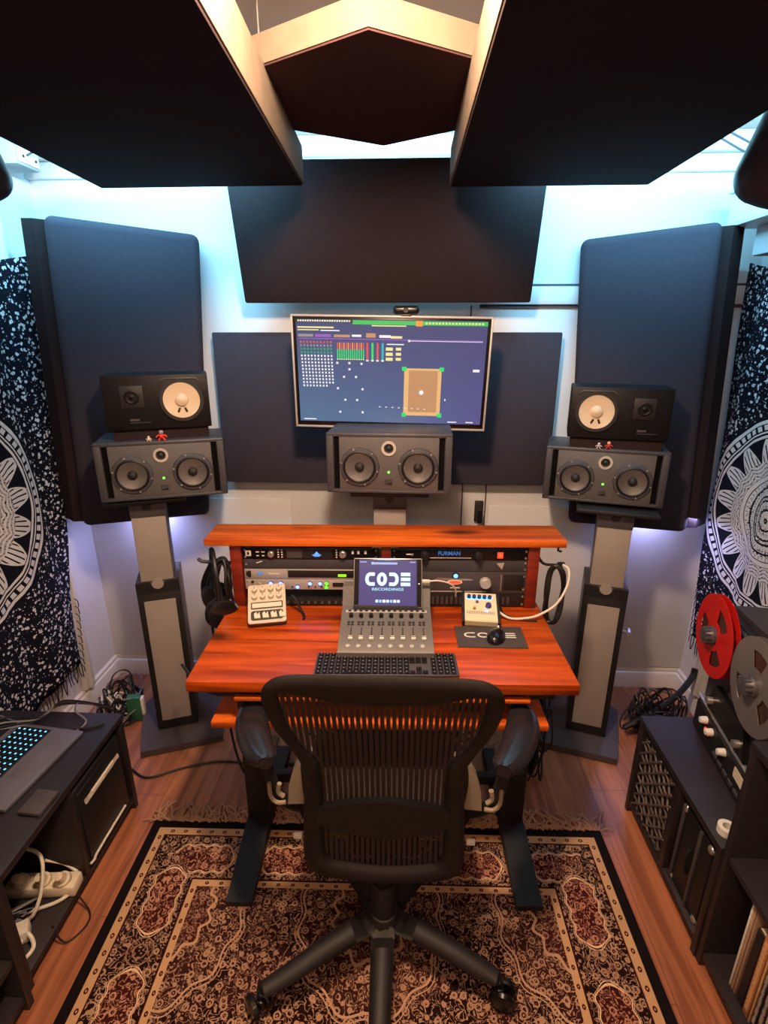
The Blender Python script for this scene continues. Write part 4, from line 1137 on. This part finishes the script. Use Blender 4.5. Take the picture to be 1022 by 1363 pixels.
board_unit('shelf_unit', 'tall dark open shelf unit on the right holding books and record sleeves', 1, .872, 1.395, .45, 1.115, .79, [.425], [], cat='shelf unit')

# left cabinet contents
t = thing('equipment_case', 'black flat-sided case with two white edge handles inside the left low cabinet', 'case', (-1.036, 1.265, .056))
MB().bx(-.36, 0, 0, .27, 0, .32, .01).build('body', 'black', t)
m = MB(); m.bx(0, .006, .012, .258, .012, .30, .003); m.build('front_panel', 'rubber', t)
m = MB(); m.sweep([((.010, .035+.2*k/6, .262-.0), (.010, .035+.2*k/6, .240), .005) for k in range(7)], seg=8, closed=False)
m.build('upper_handle', 'cable_white', t)
m = MB(); m.tube([(.006, .0, .022), (.010, .02, .022), (.010, .04, .030), (.010, .225, .030)], .0042, 8, sub=3); m.build('lower_edging', 'cable_white', t)
t = thing('power_strip', 'cream power strip with plugs inside the left low cabinet', 'power strip', (-1.13, 1.19, .056), 5)
MB().bx(-.12, .10, -.030, .030, 0, .042, .008).build('housing', 'paper', t)
for x in (-.07, 0, .06):
    m = MB(); m.lathe([(.022, 0), (.022, .018), (.016, .022), (.012, .05), (0, .052)], (x, -.002, .042), (0, -.45, .9), 16); m.build('plug', 'paper', t)
t = thing('power_adapter', 'white plug adapter lying on the cabinet floor in front of the power strip', 'adapter', (-1.115, 1.045, .056), 30)
MB().box((0, 0, .022), (.05, .05, .044), .008).build('body', 'cable_white', t)
m = MB(); m.cyl((.0, -.02, .02), (.0, -.05, .02), .010, .007, seg=10); m.build('plug', 'cable_white', t)
G = 'white mains leads in the left low cabinet'
cable('power_cable', 'white mains lead arching over the power strip', [(-1.30, 1.20, .20), (-1.20, 1.21, .205), (-1.125, 1.19, .20), (-1.10, 1.14, .14), (-1.105, 1.10, .09), (-1.13, 1.09, .065), (-1.18, 1.08, .062)], .0055, 'cable_white', group=G)
cable('power_cable', 'white mains lead looping round the right end of the power strip', [(-1.24, 1.06, .064), (-1.15, 1.11, .064), (-1.07, 1.15, .064), (-1.038, 1.20, .066), (-1.05, 1.23, .075), (-1.10, 1.245, .10), (-1.16, 1.24, .12)], .0055, 'cable_white', group=G)
cable('power_cable', 'white mains lead curling below the white plug adapter', [(-1.13, 1.03, .085), (-1.09, 1.04, .09), (-1.06, 1.02, .066), (-1.07, .985, .062), (-1.11, .975, .062), (-1.16, .99, .062)], .0058, 'cable_white', group=G)
for i in range(7):
    a = random.uniform(0, .05)
    cable('black_cable', 'loose thin black leads piled behind the white ones in the left low cabinet', [(-1.30+a, 1.00+i*.02, .064), (-1.22, 1.10-i*.01, .07+i*.006), (-1.16+a, 1.06+i*.015, .075), (-1.20, .99+i*.02, .066), (-1.28, 1.04, .064)], .003, 'cable_grey' if i % 3 == 0 else 'cable', group='thin leads in the left low cabinet')
cable('black_cable', 'black cable looping from the left cabinet down onto the wooden floor', [(-1.05, 1.19, .062), (-1.025, 1.185, .03), (-.985, 1.16, .006), (-.975, 1.12, .006), (-1.0, 1.075, .006), (-1.022, 1.07, .02), (-1.045, 1.08, .062)], .0028, 'cable')
# on the left cabinet
t = thing('laptop', 'grey open laptop with lit keys on the left low cabinet', 'laptop', (-1.125, 1.30, .431), -7)
m = MB(); m.bx(-.245, 0, -.165, .165, .001, .014, .004); m.build('base', plain('space_grey_aluminium', (112, 108, 116), .4, .35, var=.04), t)
m = MB(); m.bx(-.235, -.110, -.150, .150, .0135, .0146, .0004); m.build('key_bed', 'black', t)
m = MB(); m2 = MB()
for r_ in range(6):
    for i in range(14):
        x = -.226+r_*.0205; y = -.138+i*.0212
        m.bx(x-.0085, x+.0085, y-.009, y+.009, .0144, .0158, .0006)
        m2.bx(x-.0035, x+.0025, y-.003, y+.003, .0158, .0161)
m.build('keys', 'gloss_black', t); m2.build('key_lights', glow('key_backlight', (90, 190, 255), 2.2), t)
m = MB(); m.bx(-.095, -.02, -.055, .055, .0138, .0145, .0004); m.build('touchpad', plain('touchpad_glass', (100, 96, 104), .3), t)
m = MB(); m.box((-.105, 0, 0), (.21, .33, .006), .002); m.T = Matrix.Identity(4)
lid = m.build('lid', plain('lid_aluminium', (96, 92, 100), .4, .3), t); lid.location = (-.245, 0, .012); lid.rotation_euler = (0, R(16), 0)
m = MB(); m.bx(-.20, -.01, -.158, .158, .003, .0038); s_ = m.build('display', 'gloss_black', lid)
t = thing('portable_drive', 'small dark grey portable drive in front of the laptop', 'drive', (-1.068, 1.172, .431), -4)
MB().box((0, 0, .008), (.070, .085, .014), .004).build('case', plain('drive_case', (70, 64, 66), .45), t)
m = MB(); m.bx(-.02, .02, .0425, .044, .004, .010); m.build('port', 'black', t)
cable('black_cable', 'thick black cable end lying behind the laptop on the left cabinet', [(-1.22, 1.44, .437), (-1.16, 1.475, .436), (-1.10, 1.49, .436), (-1.06, 1.515, .436)], .0045, 'cable')
G = 'signal leads over the back of the left low cabinet'
for i, (a, b_) in enumerate(((0, .0), (.012, .006), (.022, .012), (.034, .02), (.05, .03))):
    cable('signal_cable', ['dark', 'grey'][i % 2] + ' lead running from the laptop past the back of the left cabinet', [(-1.47, 1.30+a, .47+b_), (-1.40, 1.42+a, .45+b_), (-1.32+a, 1.50, .438+b_), (-1.27+a*.5, 1.58, .45+b_*.8), (-1.30+a, 1.78, .30), (-1.38+a, 1.98, .12), (-1.40+a, 2.06, .03)], .003, 'cable_grey' if i % 2 else 'cable', group=G)
cable('signal_cable', 'light grey lead curving across the top of the left cabinet towards the corner', [(-1.25, 1.42, .437), (-1.15, 1.46, .435), (-1.13, 1.52, .436), (-1.20, 1.57, .44), (-1.28, 1.72, .36), (-1.37, 1.95, .16), (-1.42, 2.09, .12)], .0032, 'cable_grey')
def tangle(name, label, cx, cy, n, sx, sy, h, mats=('cable', 'cable_grey', 'cable_white')):
    m = MB()
    for i in range(n):
        P = []; a = random.uniform(0, 6.28); r0 = random.uniform(.3, 1)
        for k in range(7):
            a += random.uniform(.5, 1.3)
            P.append((cx+sx*r0*math.cos(a)*random.uniform(.6, 1), cy+sy*r0*math.sin(a)*random.uniform(.6, 1), max(.006, .008+h*random.random()**1.6)))
        m.tube(P, .0038, 6, [0, 0, 0, 1, 2][i % 5] if len(mats) > 2 else 0, sub=5)
    o = m.build(name, list(mats)); tag(o, label, 'cables', kind='stuff'); return o
tangle('cable_tangle', 'tangle of black and white cables on the floor in the left corner behind the cabinet', -1.36, 2.08, 22, .12, .16, .16)
tangle('cable_tangle', 'tangle of dark cables on the floor in the right corner behind the stand', 1.16, 2.08, 26, .15, .16, .18, ('cable', 'cable_grey'))
tangle('cable_tangle', 'tangle of dark cables on the floor under the back of the desk', -.05, 1.95, 26, .45, .10, .16, ('cable', 'cable_grey'))
tangle('cable_tangle', 'dark cables bunched under the right rear corner of the desk', .52, 1.80, 14, .10, .10, .5, ('cable', 'cable_grey'))
t = thing('cable_plug_box', 'small green and white plug box among the cables in the left corner', 'plug box', (-1.27, 2.05, .002), 12)
MB().bx(-.03, .03, -.02, .02, 0, .13, .005).build('body', plain('green_plastic', (40, 96, 70), .4), t)
m = MB(); m.bx(.031, .045, -.015, .015, 0, .12, .003); m.build('cover', 'cable_white', t)
cable('signal_cable', 'black cable hanging down the back wall between the right-hand stand and corner', [(1.04, 2.395, 1.0), (1.045, 2.39, .80), (1.01, 2.38, .66), (.965, 2.28, .58), (.94, 2.10, .55)], .0045, 'cable')
cable('signal_cable', 'dark cables leaning against the right wall pipe down to the floor tangle', [(XR-.055, 2.195, .26), (XR-.07, 2.18, .22), (XR-.16, 2.12, .16), (XR-.30, 2.05, .11), (XR-.42, 2.02, .06)], .014, 'cable')
t = thing('wall_hook', 'small dark oval hook on the pipe cover in the right corner', 'hook', (XR-.05, 2.2, .70))
m = MB(); m.sphere((-.005, 0, 0), .02, sz=1.5, sx=.6); m.build('knob', 'gloss_black', t)
for s, x in ((0, -.52), (1, -.38)):
    pass
cable('black_cable', 'thin black cable dangling below the left end of the lower desk shelf', [(-.535, 1.33, .64), (-.53, 1.33, .56), (-.52, 1.33, .48), (-.505, 1.33, .42)], .004, 'cable')
cable('black_cable', 'thin black cable dangling below the right end of the lower desk shelf', [(.44, 1.42, .64), (.445, 1.43, .57), (.44, 1.43, .50)], .004, 'cable')
cable('black_cable', 'black cable slung under the desk from the left leg towards the left-hand stand', [(-.55, 1.50, .60), (-.65, 1.52, .57), (-.75, 1.60, .56), (-.88, 1.78, .50)], .006, 'cable')
cable('black_cable', 'black cable lying on the floor in front of the left-hand stand', [(-1.14, 1.74, .005), (-1.05, 1.70, .005), (-.92, 1.76, .005), (-.78, 1.80, .005), (-.6, 1.79, .006), (-.45, 1.80, .006)], .005, 'cable')

# right cabinet contents
t = thing('lattice_basket', 'dark basket with a woven diamond lattice front in the right low cabinet', 'basket', (.878, 1.375, .056))
MB().bx(.012, .40, .002, .242, 0, .30, .006).build('body', 'black', t)
m = MB(); W_, H_ = .240, .325
for k in range(-8, 13):
    for sg in (1, -1):
        y0_ = k*.047
        # line y = y0 + sg*z
        pts_ = []
        for q_ in range(0, 33):
            z = H_*q_/32; y = y0_ + sg*z if sg > 0 else y0_ - z + .0
            if 0 <= y <= W_: pts_.append((y, z))
        if len(pts_) > 3:
            dx = .002*sg
            A = [(dx+.003*math.sin(i*1.6+k), y, z) for i, (y, z) in enumerate(pts_)]
            m.tube(A, .0042, 6, sub=1)
m.build('woven_lattice', plain('grey_wicker', (88, 76, 74), .5), t)
m = MB()
for a in ((-.004, .012, 0, .012, 0, .33), (-.004, .012, W_-.008, W_+.004, 0, .33), (-.004, .012, 0, W_, 0, .012), (-.004, .012, 0, W_, .318, .332)): m.bx(*a, .003)
m.build('rim', 'black', t)
t = thing('flight_case', 'black flight case with metal corner fittings in the right low cabinet', 'case', (.885, 1.165, .056), 0)
MB().bx(0, .42, 0, .165, 0, .305, .006).build('body', 'rubber', t)
m = MB(); m.bx(-.006, .004, .055, .065, 0, .305, .002); m.bx(-.006, .004, .150, .160, 0, .305, .002); m.build('edge_trim', 'stand_grey', t)
for y, z in ((.012, .012), (.155, .012), (.155, .292), (.012, .292)):
    m = MB(); m.sphere((.004, y, z), .014, sx=.7, seg=10); m.build('corner_fitting', 'silver', t)
m = MB(); m.tube([(0, .09, .10), (-.008, .09, .12), (-.008, .09, .18), (0, .09, .20)], .006, 8, sub=4); m.build('handle', 'black', t)
t = thing('tape_roll', 'small white roll lying on the right low cabinet beside the shelf unit', 'roll', (.905, 1.165, .431))
m = MB(); m.lathe([(.012, 0), (.024, 0), (.024, .022), (.012, .022), (.012, 0)], (0, 0, 0)); m.build('roll', 'white_mark', t)

# reel-to-reel tape machine -----------------------------------------------
t = thing('tape_machine', 'black reel-to-reel tape machine on the right low cabinet', 'tape recorder', (.985, 1.115, .431), -8)
MB().bx(.01, .28, .0, .50, 0, .455, .006).build('case', 'black', t)
m = MB(); m.bx(-.004, .012, .004, .496, .12, .450, .002); m.build('deck_plate', 'stand_grey', t)
m = MB(); m.prism([(-.022, .006), (-.022, .105), (-.006, .125), (.011, .125), (.011, .006)], .005, .495, 'xz'); m.build('control_panel', 'black', t)
m = MB(); m.bx(-.024, -.004, .0, .50, .122, .130, .002); m.build('panel_lip', 'silver', t)
m = MB(); m.prism([(.16, .135), (.44, .135), (.40, .23), (.20, .23)], -.022, -.004, 'yz'); m.build('head_cover', 'gloss_black', t)
for y, z in ((.20, .17), (.40, .17)):
    m = MB(); m.cyl((-.020, y, z), (-.040, y, z), .012, seg=14); m.build('tape_guide', 'silver', t)
for y, z, mt in ((.405, .088, 'white_mark'), (.355, .080, 'white_mark'), (.26, .085, 'white_mark')):
    m = MB(); m.lathe([(.013, 0), (.012, .012), (.010, .024), (0, .026)], (-.020, y, z), (-1, 0, 0), 18)
    m.build('control_knob', mt, t)
m = MB(); m.box((-.024, .385, .058), (.008, .03, .014), .002); m.build('record_light', 'led_red', t)
m = MB()
for i in range(8): m.box((-.0240, .04+i*.038, .032), (.006, .028, .014), .002)
m.build('transport_keys', 'stand_grey', t)
m = MB(); m.prism(rrect(.06, .035, .004, 3, .16, .082), -.0235, -.020, 'yz'); m.build('level_meter', 'paper', t)
t2 = thing('vinyl_cover', 'flat dark folded cover lying on top of the tape machine', 'cover', (1.02, 1.12, .888), -8)
m = MB(); m.prism([(0, 0), (.50, 0), (.50, .012), (.0, .045)], 0, .24, 'yz'); m.build('cover', plain('dark_vinyl_cover', (52, 46, 50), .5), t2)
def reel(label, loc, mat, win, rz=0):
    t = thing('tape_reel', label, 'tape reel', loc, rz, 'tape reels on the recorder')
    Rr = .134
    for x0, nm in ((0, 'flange'), (-.020, 'flange')):
        m = MB(); N = 72; zones = [(.026, .050), (.050, .098), (.098, Rr)]
        for z_, (r0, r1) in enumerate(zones):
            for i in range(N):
                a0, a1 = 2*PI*i/N, 2*PI*(i+1)/N
                am = math.degrees((a0+a1)/2 + win) % 120
                if z_ == 1 and am < 46: continue
                P = [(x, r*math.cos(a), r*math.sin(a)) for x in (x0, x0-.0018) for r, a in ((r0, a0), (r1, a0), (r1, a1), (r0, a1))]
                m.add(P, [[0, 1, 2, 3], [7, 6, 5, 4], [0, 4, 5, 1], [1, 5, 6, 2], [2, 6, 7, 3], [3, 7, 4, 0]])
        m.build(nm, mat, t, sharp=30)
    m = MB(); m.lathe([(.052, 0), (.052, -.018)], (0, 0, 0), (1, 0, 0), 40); m.lathe([(.100, -.002), (.100, -.017)], (0, 0, 0), (1, 0, 0), 48); m.build('tape_pack', plain('brown_tape', (58, 34, 26), .3), t)
    m = MB(); m.lathe([(.030, -.018), (.030, -.030), (.026, -.034), (.022, -.052), (0, -.054)], (0, 0, 0), (1, 0, 0), 24)
    for k in range(12):
        a = 2*PI*k/12; m.box((-.043, .024*math.cos(a), .024*math.sin(a)), (.018, .006, .006), .001)
    m.build('hub_lock', 'stand_grey', t)
    return t
reel('red aluminium tape reel on the far side of the tape machine', (1.012, 1.535, .832), 'red_plastic', .4, -8)
reel('silver-grey aluminium tape reel on the near side of the tape machine', (.968, 1.255, .845), 'grey_metal', 1.0, -8)

# records and books on the lower right shelf
G = 'books and sleeves on the lower right shelf'
bk = [('record_sleeve', 'thin white sleeve, first from the side panel on the lower right shelf', .006, .32, (226, 216, 200), 0),
      ('record_sleeve', 'beige sleeve, second from the side panel on the lower right shelf', .007, .31, (176, 142, 116), 0),
      ('record_sleeve', 'narrow beige sleeve, third from the side panel on the lower right shelf', .006, .31, (160, 128, 104), .0),
      ('book', 'black-spined book just before the ornate brown one on the lower right shelf', .022, .27, (30, 22, 22), 0),
      ('book', 'thick brown book with an ornate patterned spine on the lower right shelf', .020, .29, (168, 110, 70), 1),
      ('book', 'thin tan book right beside the ornate brown one', .006, .27, (190, 146, 100), 0),
      ('book', 'black book with white marks on its spine on the lower right shelf', .014, .26, (34, 26, 26), 2),
      ('book', 'grey-black book nearest the frame edge with pale spine marks', .016, .25, (44, 38, 38), 2),
      ('book', 'pale book leaning near the right frame edge on the lower shelf', .012, .24, (200, 184, 160), 0),
      ('book', 'dark red book nearest the camera on the lower right shelf', .02, .26, (70, 26, 24), 0)]
y = 1.018
for i, (nm, lb, th, h, c, dec) in enumerate(bk):
    t = thing(nm, lb, 'book' if nm == 'book' else 'record', (.905, y-th, .056), 0, G)
    mt = plain('spine_%d' % i, c, .6)
    m = MB(); m.bx(0, .30, 0, th, 0, h, .0012); m.build('cover', mt, t)
    m = MB(); m.bx(.006, .298, .0015, th-.0015, .003, h+.0006); m.build('pages', 'paper', t)
    if dec:
        m = MB(); m.bx(-.0004, .001, th*.3, th*.7, .02, h-.02)
        for k in range(14 if dec == 1 else 6):
            z = .02+k*(h-.04)/(14 if dec == 1 else 6)
            m.bx(-.0008, .001, th*.2, th*.8, z, z+(.010 if dec == 1 else random.uniform(.006, .03)))
        m.build('spine_print', plain('spine_gilt', (206, 160, 110), .5) if dec == 1 else 'stand_beige', t)
    y -= th + .0035 + (.006 if i == 2 else 0)

# surround speakers at both top edges of the view
for lb, loc, rz, sc_ in (('rounded dark speaker hung high at the right edge, below the ceiling panel', (.985, 1.62, 2.21), 40, 1), ('rounded dark speaker hung high at the left edge, only its side showing', (-1.235, 1.66, 2.22), -40, .8)):
    t = thing('surround_speaker', lb, 'speaker', loc, rz, 'rounded speakers hung near the ceiling')
    m = MB(); m.box((0, 0, 0), (.20*sc_, .20*sc_, .30*sc_), .07*sc_, seg=8, M=Matrix.Rotation(R(20), 4, 'X')); m.build('cabinet', plain('dark_plum_plastic', (50, 40, 46), .35), t)
    m = MB(); m.cyl((0, .03, .10*sc_), (0, .10, ZC-loc[2]), .012, seg=10); m.build('bracket', 'stand_grey', t)
    m = MB(); m.lathe([(.07*sc_, 0), (.06*sc_, .006), (0, .010)], (0, -.105*sc_, -.03), (0, -1, -.35), 24); m.build('grille', 'black', t)
# wires from the wall boxes to the ceiling panels
for s, (a, b_) in enumerate((((-1.444, 2.20, 2.40), (-.93, 1.90, 2.45)), ((-1.444, 2.24, 2.37), (-.92, 1.94, 2.45)), ((1.40, 2.30, 2.33), (.73, 1.94, 2.45)), ((1.40, 2.32, 2.30), (.72, 1.97, 2.45)))):
    a = Vector(a); b_ = Vector(b_); c = (a+b_)/2 - Vector((0, 0, .01))
    side = 'left' if s < 2 else 'right'
    cable('hanging_cable', 'dark cable stretched from the ' + side + ' wall to the large ceiling panel', [a, c, b_], .0035, 'stand_grey', group='cables to the ceiling panels, ' + side)

# ------------------------------------------------------------------ light
def area(name, loc, aim, col, p, sx, sy=None, spread=180):
    L = bpy.data.lights.new(name, 'AREA'); L.shape = 'RECTANGLE'; L.size = sx; L.size_y = sy or sx
    L.color = lin(col)[:3]; L.energy = p; L.spread = R(spread)
    o = bpy.data.objects.new(name, L); COL.objects.link(o); o.location = loc
    o.rotation_euler = (Vector(aim)-Vector(loc)).to_track_quat('-Z', 'Y').to_euler(); return o
WARM = (255, 219, 186); CYAN = (128, 214, 255); LAV = (176, 182, 255)
L = bpy.data.lights.new('ceiling_lamp', 'POINT'); L.color = lin(WARM)[:3]; L.energy = 118; L.shadow_soft_size = .07
o = bpy.data.objects.new('ceiling_lamp', L); COL.objects.link(o); o.location = (-.09, .84, 2.38)
area('rear_fill', (-.1, -1.0, 2.42), (-.1, 1.6, .8), (255, 204, 160), 19, 1.0, .5)  # added warm fill behind the camera, lifts the back wall and floor
# blue-white strips lying on top of the ceiling panels, washing the upper back wall
area('strip_left', (-.98, 1.92, 2.36), (-1.05, 2.42, 2.15), CYAN, 20, .9, .03)
area('strip_right', (.80, 1.96, 2.36), (.92, 2.42, 2.15), CYAN, 20, .9, .03)
area('strip_middle', (-.09, 2.20, 2.35), (-.09, 2.42, 2.40), CYAN, 4, .5, .03)
# lavender strips behind the corner panels
area('strip_corner_left', (-1.20, 2.395, .98), (-1.15, 2.36, .2), LAV, 8, .5, .03)
area('strip_corner_right', (1.12, 2.395, 1.0), (1.06, 2.36, .2), LAV, 7, .5, .03)
W = bpy.data.worlds.new('room_air'); SC.world = W; W.use_nodes = True
W.node_tree.nodes['Background'].inputs[0].default_value = (.20, .15, .16, 1); W.node_tree.nodes['Background'].inputs[1].default_value = .5

# ------------------------------------------------------------------ camera
cam = bpy.data.cameras.new('camera'); co = bpy.data.objects.new('camera', cam); COL.objects.link(co)
co.location = (0, 0, 1.75); co.rotation_euler = (R(90-18.52), 0, R(2.45))
cam.sensor_fit = 'VERTICAL'; cam.sensor_height = 36; cam.lens = 709/1363*36; cam.clip_start = .02
SC.camera = co
SC.view_settings.view_transform = 'Standard'; SC.view_settings.look = 'None'
SC.view_settings.gamma = 1; SC.view_settings.exposure = 0.1; SC.view_settings.use_curve_mapping = False
